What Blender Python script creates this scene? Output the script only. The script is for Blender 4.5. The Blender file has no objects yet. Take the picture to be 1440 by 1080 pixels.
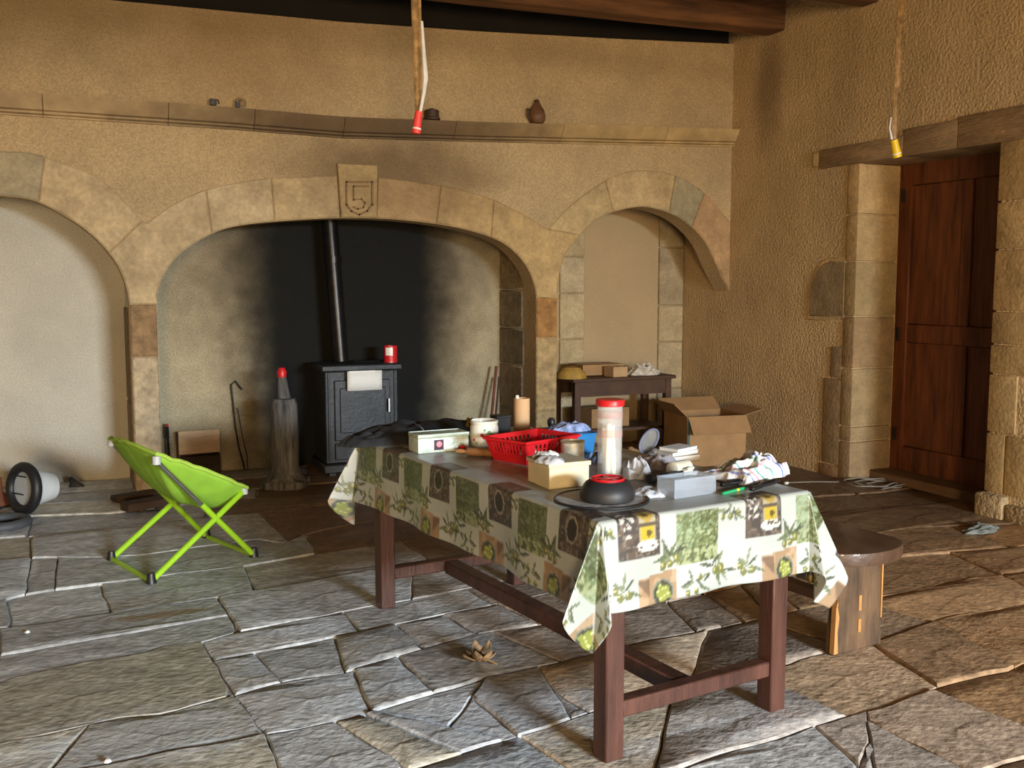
import bpy, bmesh, math, random
import numpy as np
from mathutils import Vector, Matrix, noise
random.seed(7)
SC = bpy.context.scene
COL = SC.collection

# ------------------------------------------------------------------ camera
CAM_H, FPX = 1.5, 1400.0
YAW, PITCH = math.radians(23.7), math.atan(0.1)
cam = bpy.data.objects.new('camera', bpy.data.cameras.new('camera'))
COL.objects.link(cam)
cam.location = (0, 0, CAM_H)
cam.rotation_euler = (math.pi/2 - PITCH, 0, -YAW)
cam.data.sensor_width = 36
cam.data.lens = FPX/1440*36
cam.data.clip_start = 0.05
SC.camera = cam
# ------------------------------------------------------------------ world, daylight, exposure
W_ = bpy.data.worlds.new('sky'); SC.world = W_; W_.use_nodes = True
bg = W_.node_tree.nodes['Background']
bg.inputs['Color'].default_value = (0.62, 0.78, 1.0, 1); bg.inputs['Strength'].default_value = 0.6
SC.view_settings.view_transform = 'Standard'
SC.view_settings.look = 'None'
SC.view_settings.gamma = 1
SC.view_settings.use_curve_mapping = False
SC.view_settings.exposure = 0.12
def area(name, loc, rot, sx, sy, power, color, spread=math.pi):
    l = bpy.data.lights.new(name, 'AREA'); l.shape = 'RECTANGLE'; l.size = sx; l.size_y = sy
    l.energy = power; l.color = color; l.spread = spread
    o = bpy.data.objects.new(name, l); COL.objects.link(o); o.location = loc; o.rotation_euler = rot
    return o
R_ = math.radians
# daylight from the open sky over the yard comes low through the wide opening in the wall behind the camera;
# the opening's head keeps it off the upper walls, which only get what the sunlit yard sends back
WIN = (2.0, 4.4, 0.4, 2.5)          # x0 x1 z0 z1 of that opening
area('sky_daylight', (3.7, -9.0, 2.95), (R_(83), 0, R_(11)), 2.6, 1.5, 4100, (0.78, 0.91, 1.0))
area('yard_bounce', (3.1, -5.66, 1.3), (R_(98), 0, R_(8)), 1.7, 1.6, 200, (1.0, 0.78, 0.48))
# second opening further left, unseen, added to throw warm light on the right-hand wall
WIN2 = (-2.3, -0.9, 0.6, 2.4)
area('added_warm_light', (-1.6, -5.64, 1.5), (R_(94), 0, R_(-36)), 1.3, 1.7, 620, (1.0, 0.70, 0.36))

# ------------------------------------------------------------------ pixel -> place on a known plane
_cp, _sp, _cy, _sy = math.cos(PITCH), math.sin(PITCH), math.cos(YAW), math.sin(YAW)
CF = Vector((_sy*_cp, _cy*_cp, -_sp)); CR = Vector((_cy, -_sy, 0)); CU = Vector((_sy*_sp, _cy*_sp, _cp))
CO = Vector((0, 0, CAM_H))
def ray(x, y): return CF + CR*((x-720)/FPX) + CU*((540-y)/FPX)
def onz(x, y, z=0.0):
    d = ray(x, y); return CO + d*((z-CAM_H)/d.z)
def ony(x, y, Y):
    d = ray(x, y); return CO + d*(Y/d.y)
def onx(x, y, X):
    d = ray(x, y); return CO + d*(X/d.x)
def mpp(P): return (P-CO).dot(CF)/FPX          # metres per pixel at a place

# ------------------------------------------------------------------ materials
MATS = {}
def mat(name, col, rough=0.8, var=0.15, scale=8, bump=0.0, bscale=60, metal=0.0, col2=None, stretch=(1,1,1),
        objcol=False, objrand=0.0, detail=6, trans=0.0, ior=1.45, alpha=1.0, spec=0.5, coat=0.0, bump2=0.0, b2scale=6, speck=0.0, spscale=70):
    if name in MATS: return MATS[name]
    m = bpy.data.materials.new(name); m.use_nodes = True; MATS[name] = m
    nt = m.node_tree; N = nt.nodes; L = nt.links; b = N['Principled BSDF']
    tc = N.new('ShaderNodeTexCoord'); mp = N.new('ShaderNodeMapping'); mp.inputs['Scale'].default_value = stretch
    L.new(tc.outputs['Object'], mp.inputs['Vector'])
    n = N.new('ShaderNodeTexNoise'); n.inputs['Scale'].default_value = scale; n.inputs['Detail'].default_value = detail
    n.inputs['Roughness'].default_value = 0.62
    L.new(mp.outputs[0], n.inputs['Vector'])
    r = N.new('ShaderNodeValToRGB'); r.color_ramp.elements[0].position = 0.32; r.color_ramp.elements[1].position = 0.70
    c1 = tuple(max(0, c*(1-var)) for c in col); c2 = tuple(min(1, c*(1+var)) for c in (col2 or col))
    r.color_ramp.elements[0].color = (*c1, 1); r.color_ramp.elements[1].color = (*c2, 1)
    L.new(n.outputs['Fac'], r.inputs['Fac'])
    out = r.outputs['Color']
    if speck:
        ns = N.new('ShaderNodeTexNoise'); ns.inputs['Scale'].default_value = spscale; ns.inputs['Detail'].default_value = 3; L.new(tc.outputs['Object'], ns.inputs['Vector'])
        ms = N.new('ShaderNodeMapRange'); ms.inputs['From Min'].default_value = .35; ms.inputs['From Max'].default_value = .65
        ms.inputs['To Min'].default_value = 1-speck; ms.inputs['To Max'].default_value = 1+speck; L.new(ns.outputs['Fac'], ms.inputs['Value'])
        hs = N.new('ShaderNodeHueSaturation'); L.new(ms.outputs[0], hs.inputs['Value']); L.new(out, hs.inputs['Color']); out = hs.outputs['Color']
    if objcol or objrand:
        oi = N.new('ShaderNodeObjectInfo')
    if objcol:
        mx = N.new('ShaderNodeMix'); mx.data_type = 'RGBA'; mx.blend_type = 'MULTIPLY'; mx.inputs['Factor'].default_value = 1
        L.new(out, mx.inputs['A']); L.new(oi.outputs['Color'], mx.inputs['B']); out = mx.outputs['Result']
    if objrand:
        mr = N.new('ShaderNodeMapRange'); mr.inputs['To Min'].default_value = 1-objrand; mr.inputs['To Max'].default_value = 1+objrand
        L.new(oi.outputs['Random'], mr.inputs['Value'])
        hv = N.new('ShaderNodeHueSaturation'); L.new(mr.outputs[0], hv.inputs['Value']); L.new(out, hv.inputs['Color']); out = hv.outputs['Color']
    L.new(out, b.inputs['Base Color'])
    b.inputs['Roughness'].default_value = rough; b.inputs['Metallic'].default_value = metal
    b.inputs['Specular IOR Level'].default_value = spec
    b.inputs['Transmission Weight'].default_value = trans; b.inputs['IOR'].default_value = ior; b.inputs['Alpha'].default_value = alpha
    b.inputs['Coat Weight'].default_value = coat
    if bump:
        n2 = N.new('ShaderNodeTexNoise'); n2.inputs['Scale'].default_value = bscale; n2.inputs['Detail'].default_value = 4
        L.new(mp.outputs[0], n2.inputs['Vector'])
        bp = N.new('ShaderNodeBump'); bp.inputs['Strength'].default_value = 1.0; bp.inputs['Distance'].default_value = bump
        L.new(n2.outputs['Fac'], bp.inputs['Height']); last = bp
        if bump2:
            n3 = N.new('ShaderNodeTexNoise'); n3.inputs['Scale'].default_value = b2scale; n3.inputs['Detail'].default_value = 5
            L.new(mp.outputs[0], n3.inputs['Vector'])
            b2 = N.new('ShaderNodeBump'); b2.inputs['Distance'].default_value = bump2
            L.new(n3.outputs['Fac'], b2.inputs['Height']); L.new(bp.outputs['Normal'], b2.inputs['Normal']); last = b2
        L.new(last.outputs['Normal'], b.inputs['Normal'])
    m.diffuse_color = (*col, 1)
    return m
def mixin(m, fac_builder, col):
    """lay a stain of its own shape over a material: fac_builder(nodes, links, position_socket) -> factor socket"""
    nt = m.node_tree; N = nt.nodes; L = nt.links; b = N['Principled BSDF']
    src = b.inputs['Base Color'].links[0].from_socket
    geo = N.new('ShaderNodeNewGeometry')
    fac = fac_builder(N, L, geo.outputs['Position'])
    mx = N.new('ShaderNodeMix'); mx.data_type = 'RGBA'
    L.new(fac, mx.inputs['Factor']); L.new(src, mx.inputs['A']); mx.inputs['B'].default_value = (*col, 1)
    L.new(mx.outputs['Result'], b.inputs['Base Color'])
def blob(centre, size, soft=0.6, nscale=3.0, namt=0.5, strength=1.0):
    """ellipsoidal stain with a ragged edge, in world space"""
    def f(N, L, pos):
        sub = N.new('ShaderNodeVectorMath'); sub.operation = 'SUBTRACT'; L.new(pos, sub.inputs[0]); sub.inputs[1].default_value = centre
        div = N.new('ShaderNodeVectorMath'); div.operation = 'DIVIDE'; L.new(sub.outputs[0], div.inputs[0]); div.inputs[1].default_value = size
        ln = N.new('ShaderNodeVectorMath'); ln.operation = 'LENGTH'; L.new(div.outputs[0], ln.inputs[0])
        n = N.new('ShaderNodeTexNoise'); n.inputs['Scale'].default_value = nscale; n.inputs['Detail'].default_value = 8; L.new(pos, n.inputs['Vector'])
        ad = N.new('ShaderNodeMath'); ad.operation = 'MULTIPLY_ADD'; L.new(n.outputs['Fac'], ad.inputs[0]); ad.inputs[1].default_value = namt
        L.new(ln.outputs['Value'], ad.inputs[2])
        mr = N.new('ShaderNodeMapRange'); mr.interpolation_type = 'SMOOTHSTEP'
        L.new(ad.outputs[0], mr.inputs['Value'])
        mr.inputs['From Min'].default_value = 1-soft+namt/2; mr.inputs['From Max'].default_value = 1+soft*.4+namt/2
        mr.inputs['To Min'].default_value = strength; mr.inputs['To Max'].default_value = 0
        return mr.outputs[0]
    return f

# ------------------------------------------------------------------ mesh helpers
class MB:
    def __init__(s): s.v = []; s.f = []
    def add(s, vs, fs):
        o = len(s.v); s.v += [tuple(v) for v in vs]; s.f += [tuple(i+o for i in f) for f in fs]; return s
    def box(s, x0, x1, y0, y1, z0, z1, M=None):
        vs = [Vector((x, y, z)) for z in (z0, z1) for y in (y0, y1) for x in (x0, x1)]
        if M: vs = [M @ v for v in vs]
        return s.add(vs, [(0,2,3,1), (4,5,7,6), (0,1,5,4), (2,6,7,3), (0,4,6,2), (1,3,7,5)])
    def prism(s, poly, axis, a0, a1):
        """poly: 2d outline; axis 'y': (x,z) extruded along y, 'z': (x,y) along z, 'x': (y,z) along x"""
        n = len(poly)
        def p(q, a):
            return {'y': (q[0], a, q[1]), 'z': (q[0], q[1], a), 'x': (a, q[0], q[1])}[axis]
        vs = [p(q, a0) for q in poly] + [p(q, a1) for q in poly]
        fs = [tuple(range(n)), tuple(range(2*n-1, n-1, -1))] + [(i, i+n, (i+1) % n+n, (i+1) % n) for i in range(n)]
        return s.add(vs, fs)
    def tube(s, path, r, seg=8, closed=False, cap=True):
        path = [Vector(p) for p in path]; n = len(path)
        rs = r if isinstance(r, (list, tuple)) else [r]*n
        up = None; rings = []
        for i, p in enumerate(path):
            if closed: t = path[(i+1) % n]-path[i-1]
            else: t = path[min(i+1, n-1)]-path[max(i-1, 0)]
            t = t.normalized() if t.length > 1e-9 else Vector((0, 0, 1))
            if up is None:
                up = t.orthogonal().normalized()
            up = (up-t*up.dot(t))
            up = up.normalized() if up.length > 1e-6 else t.orthogonal().normalized()
            sd = t.cross(up)
            rings.append([p+(up*math.cos(2*math.pi*k/seg)+sd*math.sin(2*math.pi*k/seg))*rs[i] for k in range(seg)])
        vs = [v for rg in rings for v in rg]; fs = []
        m = n if closed else n-1
        for i in range(m):
            j = (i+1) % n
            for k in range(seg):
                fs.append((i*seg+k, i*seg+(k+1) % seg, j*seg+(k+1) % seg, j*seg+k))
        if cap and not closed:
            fs.append(tuple(range(seg-1, -1, -1))); fs.append(tuple((n-1)*seg+k for k in range(seg)))
        return s.add(vs, fs)
    def lathe(s, prof, seg=24, M=None):
        vs = []; fs = []; n = len(prof)
        for r, z in prof:
            for k in range(seg):
                a = 2*math.pi*k/seg; v = Vector((max(r, 1e-4)*math.cos(a), max(r, 1e-4)*math.sin(a), z))
                vs.append(M @ v if M else v)
        for i in range(n-1):
            for k in range(seg):
                fs.append((i*seg+k, i*seg+(k+1) % seg, (i+1)*seg+(k+1) % seg, (i+1)*seg+k))
        fs.append(tuple(range(seg-1, -1, -1))); fs.append(tuple((n-1)*seg+k for k in range(seg)))
        return s.add(vs, fs)
    def build(s, name, m, parent=None, loc=None, rotz=0, bevel=0.0, smooth=40, segs=1):
        me = bpy.data.meshes.new(name); me.from_pydata(s.v, [], s.f)
        bm = bmesh.new(); bm.from_mesh(me)
        bmesh.ops.recalc_face_normals(bm, faces=bm.faces)
        if bevel:
            es = [e for e in bm.edges if len(e.link_faces) == 2 and e.calc_face_angle(0) > 0.6]
            bmesh.ops.bevel(bm, geom=es, offset=bevel, segments=segs, affect='EDGES', profile=0.6, clamp_overlap=True)
        bm.to_mesh(me); bm.free()
        if smooth:
            for p in me.polygons: p.use_smooth = True
            me.set_sharp_from_angle(angle=math.radians(smooth))
        me.materials.append(m)
        o = bpy.data.objects.new(name, me); COL.objects.link(o)
        if parent: o.parent = parent
        if loc is not None: o.location = loc
        o.rotation_euler.z = rotz
        return o
def tag(o, label=None, cat=None, group=None, kind=None):
    if label: o['label'] = label
    if cat: o['category'] = cat
    if group: o['group'] = group
    if kind: o['kind'] = kind
    return o
def thing(name, label, cat, loc=(0, 0, 0), rotz=0, group=None):
    o = bpy.data.objects.new(name, None); COL.objects.link(o); o.empty_display_size = .1
    o.location = loc; o.rotation_euler = (0, 0, rotz)
    return tag(o, label, cat, group)
def struct(o): o['kind'] = 'structure'; return o
def rootstruct(name):
    o = bpy.data.objects.new(name, None); COL.objects.link(o); return struct(o)
def fbm(x, y, z, s=1.0, oct=3):
    return noise.fractal(Vector((x*s, y*s, z*s)), 1.0, 2.0, oct)
def heap(rx, ry, h, seed, n=44, crumple=.35, freq=2.0, power=.5, edge=.18):
    """a crumpled lying piece of cloth, film or paper"""
    mb = MB(); vs = []; fs = []
    for j in range(n+1):
        for i in range(n+1):
            u = 2*i/n-1; v = 2*j/n-1
            # square -> disc-like
            x = u*math.sqrt(1-v*v/2); y = v*math.sqrt(1-u*u/2)
            rr = min(1, math.hypot(x, y)); ang = math.atan2(y, x)
            wob = 1+edge*noise.noise(Vector((math.cos(ang)*1.6+seed, math.sin(ang)*1.6, seed*.7)))*1.6
            base = (max(0, 1-rr*rr))**power
            nz = noise.noise(Vector((x*freq+seed*3.1, y*freq, seed)))
            rid = 1-abs(noise.noise(Vector((x*freq*1.2+seed, y*freq*1.2+5, seed*2))))*2
            z = h*base*(1-crumple+crumple*(nz*.8+rid*.5))
            sx = 1+.08*noise.noise(Vector((x*5, y*5, seed+9)))
            vs.append((x*rx*wob*sx, y*ry*wob*sx, max(.0015, z)))
    for j in range(n):
        for i in range(n):
            a = j*(n+1)+i; fs.append((a, a+1, a+n+2, a+n+1))
    b = len(vs); vs += [(x, y, 0) for x, y, z in vs]
    fs += [tuple(q+b for q in reversed(f)) for f in fs[:n*n]]
    edge_ids = [i for i in range(n)]+[(i+1)*(n+1)-1 for i in range(n)]+[n*(n+1)+n-i for i in range(n)]+[(n-i)*(n+1) for i in range(n)]
    for k in range(len(edge_ids)):
        a, c = edge_ids[k], edge_ids[(k+1) % len(edge_ids)]; fs.append((c, a, a+b, c+b))
    mb.add(vs, fs); return mb

# ================================================================== THE ROOM
YA, XR, YB = 7.45, 5.40, 8.20        # arcade face, right wall face, wall at the back of the recesses
XL, YR, ZC = -3.8, -5.5, 3.92        # left wall, rear wall, ceiling
TH = 0.22                            # thickness of the arch ring
M_plaster = mat('ochre_plaster', (0.47, 0.345, 0.19), .95, .16, 1.6, bump=.014, bscale=60, bump2=.02, b2scale=3, speck=.16, spscale=75)
M_recess = mat('pale_plaster', (0.52, 0.485, 0.41), .95, .10, 1.8, bump=.010, bscale=60, bump2=.02, b2scale=3, speck=.08, spscale=80)
M_fireback = mat('fireback_plaster', (0.44, 0.37, 0.24), .95, .16, 2.5, bump=.014, bscale=60, speck=.16, spscale=75)
M_niche = mat('tan_plaster', (0.42, 0.31, 0.18), .95, .08, 1.8, bump=.005, bscale=60, speck=.06)
M_right = mat('brown_plaster', (0.53, 0.38, 0.21), .95, .12, 1.5, bump=.016, bscale=45, bump2=.02, b2scale=3, speck=.12, spscale=60)
M_stone = mat('arch_stone', (0.44, 0.355, 0.235), .9, .24, 6, bump=.006, bscale=45, objcol=True, bump2=.006, b2scale=9, speck=.10, spscale=40, detail=9)
M_rough = mat('rough_stone', (0.42, 0.36, 0.265), .95, .35, 14, bump=.02, bscale=40, objcol=True)
M_beam = mat('old_oak_beam', (0.10, 0.045, 0.018), .75, .45, 5, bump=.006, bscale=30, stretch=(.25, 2, 2), col2=(.17, .075, .03))
M_board = mat('ceiling_boards', (0.06, 0.035, 0.018), .85, .4, 5, bump=.004, bscale=30)
# soot, and darker patches on the upper plaster, each with a shape of its own
sx0, sx1 = ony(352, 450, YB).x, ony(622, 450, YB).x
mixin(M_fireback, blob(((sx0+sx1)/2, YB, 1.9), ((sx1-sx0)/2+.75, 3.0, 1.6), .6, 5, .4, .75), (.075, .052, .032))
mixin(M_fireback, blob(((sx0+sx1)/2, YB, 1.1), ((sx1-sx0)/2*1.22, 3.0, 6.0), .42, 5, .22), (.006, .006, .0055))
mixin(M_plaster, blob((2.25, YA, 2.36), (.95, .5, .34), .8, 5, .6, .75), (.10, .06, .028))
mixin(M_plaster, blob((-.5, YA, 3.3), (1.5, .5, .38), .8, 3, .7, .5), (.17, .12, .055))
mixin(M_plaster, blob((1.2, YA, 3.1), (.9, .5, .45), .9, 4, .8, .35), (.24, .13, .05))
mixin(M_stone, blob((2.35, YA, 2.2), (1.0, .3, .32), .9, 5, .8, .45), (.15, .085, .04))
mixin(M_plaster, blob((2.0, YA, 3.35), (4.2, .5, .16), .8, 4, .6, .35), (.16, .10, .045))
mixin(M_right, blob((XR, 6.95, 3.1), (.5, .22, .55), .8, 3, .6, .55), (.12, .065, .028))

def tess(poly):
    from mathutils.geometry import tessellate_polygon
    return [tuple(t) for t in tessellate_polygon([[Vector((p[0], p[1], 0)) for p in poly]])]
def plate(poly, y0, y1):
    """a wall piece with any outline in x,z"""
    mb = MB(); n = len(poly); T = tess(poly)
    vs = [(x, y0, z) for x, z in poly]+[(x, y1, z) for x, z in poly]
    fs = [t for t in T]+[tuple(i+n for i in reversed(t)) for t in T]+[(i, (i+1) % n, (i+1) % n+n, i+n) for i in range(n)]
    return mb.add(vs, fs)
def px2(pts, Y=YA): return [(p.x, p.z) for p in (ony(x, y, Y) for x, y in pts)]
def smooth_line(pts, n):
    """resample a traced outline evenly with Catmull-Rom"""
    P = [Vector((a, b)) for a, b in pts]; out = []
    P = [P[0]*2-P[1]]+P+[P[-1]*2-P[-2]]
    dense = []
    for i in range(1, len(P)-2):
        for k in range(12):
            t = k/12; p0, p1, p2, p3 = P[i-1:i+3]
            dense.append(.5*((2*p1)+(p2-p0)*t+(2*p0-5*p1+4*p2-p3)*t*t+(3*p1-p0-3*p2+p3)*t**3))
    dense.append(P[-2])
    acc = [0]
    for i in range(1, len(dense)): acc.append(acc[-1]+(dense[i]-dense[i-1]).length)
    for k in range(n):
        d = acc[-1]*k/(n-1); j = 0
        while j < len(acc)-2 and acc[j+1] < d: j += 1
        q = (d-acc[j])/max(1e-9, acc[j+1]-acc[j]); out.append(tuple(dense[j].lerp(dense[j+1], q)))
    return out
# outlines of the three arches, intrados
CI = smooth_line(px2([(220,428),(223,405),(229,390),(241,370),(267,346),(307,325),(348,315.5),(422,309),(490,306.5),(560,309),(627,317),(674,328),(706,341),(728,359),(744,381),(752,404),(754,418)]), 61)
CE = smooth_line(px2([(207,313),(233,293),(262,277),(300,263),(367,251),(430,248),(490,247),(560,252),(633,263),(687,278),(733,300),(766,320)]), 61)
LI_half = px2([(0,275),(50,283),(100,309),(133,334),(157,361),(168,378),(178,405),(182,428)])
LE_half = px2([(0,212),(40,214),(63,220),(110,237),(140,250),(173,280),(200,310)])
XLC = -0.51                                         # axis of the left arch
def mirror(pts): return [(2*XLC-x, z) for x, z in reversed(pts)]
LI = smooth_line(mirror([p for p in LI_half if p[0] > XLC+.06])+[p for p in LI_half if p[0] > XLC+.06], 61)
LE = smooth_line(mirror([p for p in LE_half if p[0] > XLC+.06])+[p for p in LE_half if p[0] > XLC+.06], 61)
RI = smooth_line(px2([(783,418),(784,400),(793,362),(810,337),(840,308),(870,296),(907,291),(947,302),(973,320),(993,343),(1008,375)])+[(XR, 1.44)], 61)
RE = smooth_line(px2([(770,322),(800,290),(843,258),(875,243),(905,239),(947,246),(990,271)])+[(XR, 2.05)], 61)
PL0, PL1 = LI[-1][0], CI[0][0]                      # left pier
PR0, PR1 = CI[-1][0], RI[0][0]                      # right pier
top = [(XR, 3.60), (4.2, 3.53), (3.0, 3.47), (1.9, 3.43), (.3, 3.41), (XL, 3.40)]
outline = [(XL, 0), (LI[0][0], 0)]+LI+[(PL0, 0), (PL1, 0)]+CI+[(PR0, 0), (PR1, 0)]+RI+top
wall_hearth = struct(plate(outline, YA, YA+TH).build('wall_hearth', M_plaster, smooth=25))
# partitions behind the piers, and the wall behind
for nm, x0, x1 in (('partition', PL0+.004, PL1-.004), ('partition', PR0+.004, PR1-.004), ('partition', LI[0][0]-.2, LI[0][0])):
    MB().box(x0, x1, YA+TH-.01, YB+.02, 0, 3.0).build(nm, M_recess, wall_hearth)
wb = MB()
wb.box(XL-.3, PL0+.05, YB, YB+.3, 0, ZC)
nich = MB().box(PR1-.05, XR+.5, YB, YB+.3, 0, ZC)
wall_back = struct(wb.build('wall_back', M_recess, smooth=0))
nich.build('niche_plaster', M_niche, wall_back, smooth=0)
MB().box(PL0+.051, PR1-.051, YB, YB+.3, 0, ZC).build('fireback', M_fireback, wall_back, smooth=0)
MB().box(XL, XR+.02, YA+.08, YA+.5, 3.34, ZC).build('gap_shade_block', mat('gap_shade', (.008, .006, .004), .95, .3, 5), wall_hearth, smooth=0)  # near-black block standing in for the shade in the gap above the wall
# jamb stones at the back of the right-hand recess
def strip_stones(x0, x1, zs, cols, name='jamb_stone'):
    for k in range(len(zs)-1):
        o = MB().box(x0, x1, YB-.03, YB+.05, zs[k]+.004, zs[k+1]-.004).build(name, M_stone, wall_back, bevel=.008)
        o.color = (*cols[k % len(cols)], 1)
xa, xb = ony(786, 420, YB).x, ony(820, 420, YB).x
strip_stones(xa, xb, [0, .55, 1.0, 1.42, 1.75, 2.3], [(1.0,1.0,.95), (.95,.92,.8), (1.02,1,.9)])
xa, xb = ony(925, 420, YB).x, ony(944, 420, YB).x
strip_stones(xa, XR-.005, [0, .5, .95, 1.3, 1.85, 2.3], [(.8,.78,.72), (.9,.88,.8), (.95,.92,.82)])
# stones lining the right side of the hearth (they face the hearth)
for k, (z0, z1, c) in enumerate(((0, .42, (.55,.5,.45)), (.43, .80, (.62,.55,.48)), (.81, 1.12, (.5,.47,.43)), (1.13, 1.45, (.55,.52,.46)), (1.46, 1.85, (.72,.62,.48)))):
    o = MB().box(PR0-.012, PR0+.05, YA+TH+.015+.03*(k % 2), YB-.002, z0, z1).build('hearth_stone', M_rough, wall_hearth, bevel=.01); o.color = (*c, 1)
for k, (z0, z1, c) in enumerate(((0, .62, (.5,.4,.3)), (.63, 1.33, (.45,.36,.28)))):
    o = MB().box(PL0-.008, PL0+.03, YA+TH+.02, YB-.002, z0, z1).build('hearth_stone', M_rough, wall_hearth, bevel=.01); o.color = (*c, 1)

def stone_poly(name, poly, col, m=M_stone, proud=.014, depth=TH+.03, parent=wall_hearth, shrink=.003):
    """one dressed stone: outline in the wall plane, a chamfered front edge, its own depth"""
    n = len(poly); T = tess(poly)
    cx = sum(p[0] for p in poly)/n; cz = sum(p[1] for p in poly)/n
    area2 = sum(poly[i][0]*poly[(i+1) % n][1]-poly[(i+1) % n][0]*poly[i][1] for i in range(n))
    sg = 1 if area2 > 0 else -1
    def inset(d):
        out = []
        for i in range(n):
            a, b, c = Vector(poly[i-1]), Vector(poly[i]), Vector(poly[(i+1) % n])
            e1 = (b-a).normalized() if (b-a).length > 1e-9 else Vector((1, 0)); e2 = (c-b).normalized() if (c-b).length > 1e-9 else e1
            nn = Vector((-(e1.y+e2.y), e1.x+e2.x))*sg
            nn = nn.normalized() if nn.length > 1e-6 else Vector((0, 0))
            out.append(b+nn*d)
        return out
    A = inset(shrink); B = inset(shrink+.009)
    yF = YA-proud
    vs = [(p.x, YA+depth-.03, p.y) for p in A]+[(p.x, yF+.008, p.y) for p in A]+[(p.x, yF+.0015*noise.noise(Vector((p.x*9, p.y*9, 1))), p.y) for p in B]
    fs = [tuple(i for i in reversed(t)) for t in T]+[tuple(i+2*n for i in t) for t in T]
    for r in (0, 1): fs += [(i+r*n, (i+1) % n+r*n, (i+1) % n+(r+1)*n, i+(r+1)*n) for i in range(n)]
    o = MB().add(vs, fs).build(name, m, parent, smooth=30); o.color = (*col, 1)
    return o
def seg(line, t0, t1):
    n = len(line)-1; a, b = t0*n, t1*n
    def at(u):
        i = min(int(u), n-1); q = u-i; return tuple(Vector(line[i]).lerp(Vector(line[i+1]), q))
    return [at(a)]+[line[i] for i in range(math.floor(a)+1, math.ceil(b))]+[at(b)]
def in_at(line, x):
    """fraction along a line where it first reaches x"""
    for i in range(len(line)-1):
        if line[i][0] <= x <= line[i+1][0]:
            return (i+(x-line[i][0])/max(1e-9, line[i+1][0]-line[i][0]))/(len(line)-1)
    return 0.0 if x < line[0][0] else 1.0
def voussoir(I, E, pi, pe, col, name='voussoir'):
    """between joints given as (intrados x, extrados x) pairs"""
    a = [p for p in seg(I, pi[0], pi[1])]; b = [p for p in seg(E, pe[0], pe[1])]
    lift = []
    for p in a: lift.append(p)
    return stone_poly(name, lift+list(reversed(b)), col)
def xi(px, py): return ony(px, py, YA).x
# centre arch
ci = [xi(298,323), xi(386,313), xi(478,307), xi(529,308), xi(613,315), xi(690,334)]
ce = [xi(289,266), xi(381,250), xi(474,248), xi(531,249), xi(620,262), xi(694,280)]
cols = [(1.0,.96,.86), (.98,.90,.74), None, (.95,.80,.60), (1.0,.86,.62)]
for k in range(5):
    if k == 2: continue
    voussoir(CI, CE, (in_at(CI, ci[k]), in_at(CI, ci[k+1])), (in_at(CE, ce[k]), in_at(CE, ce[k+1])), cols[k])
# springers: the branching stone over each pier
tl = in_at(LI, xi(152,342)); tc0 = in_at(CI, ci[0])
sp = seg(LI, tl, 1.0)+[(PL1, LI[-1][1])]+seg(CI, 0, tc0)+list(reversed(seg(CE, 0, in_at(CE, ce[0]))))+[LE[-1]]
stone_poly('springer', sp, (1.0, .95, .84))
tc1 = in_at(CI, ci[5]); tr = in_at(RI, xi(815,330))
sp = seg(CI, tc1, 1.0)+[(PR1, CI[-1][1])]+seg(RI, 0, tr)+[RE[0]]+list(reversed(seg(CE, in_at(CE, ce[5]), 1.0)))
stone_poly('springer', sp, (1.02, .88, .62))
# left arch
t1, t2 = in_at(LI, xi(54,284)), tl
e1 = in_at(LE, xi(63,220))
voussoir(LI, LE, (t1, t2), (e1, 1.0), (1.05, .98, .86))
voussoir(LI, LE, (.44, t1), (.42, e1), (.78, .80, .76))
voussoir(LI, LE, (.22, .44), (.18, .42), (.95, .92, .82)); voussoir(LI, LE, (0, .22), (0, .18), (1, .95, .85))
# right arch
ri = [tr, in_at(RI, xi(862,298)), in_at(RI, xi(940,300)), in_at(RI, xi(972,319)), 1.0]
re = [0.0, in_at(RE, xi(850,254)), in_at(RE, xi(949,246)), in_at(RE, xi(990,271)), 1.0]
for k, c in enumerate([(1.0,.92,.72), (1.08,.98,.78), (.74,.78,.72), (.92,.72,.56)]):
    voussoir(RI, RE, (ri[k], ri[k+1]), (re[k], re[k+1]), c)
# pier stones
zl = LI[-1][1]
for z0, z1, c, m in ((ony(200,502,YA).z, zl, (.62,.46,.32), M_rough), (0, ony(200,502,YA).z, (1.0,.92,.82), M_rough)):
    stone_poly('pier_stone', [(PL0, z0), (PL1, z0), (PL1, z1), (PL0, z1)], c, m, proud=.012)
zr = CI[-1][1]
for z0, z1, c, m in ((ony(768,475,YA).z, zr, (.80,.48,.22), M_rough), (.45, ony(768,475,YA).z, (.95,.78,.52), M_rough), (0, .45, (.85,.72,.5), M_rough)):
    stone_poly('pier_stone', [(PR0, z0), (PR1, z0), (PR1, z1), (PR0, z1)], c, m, proud=.012)
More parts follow.
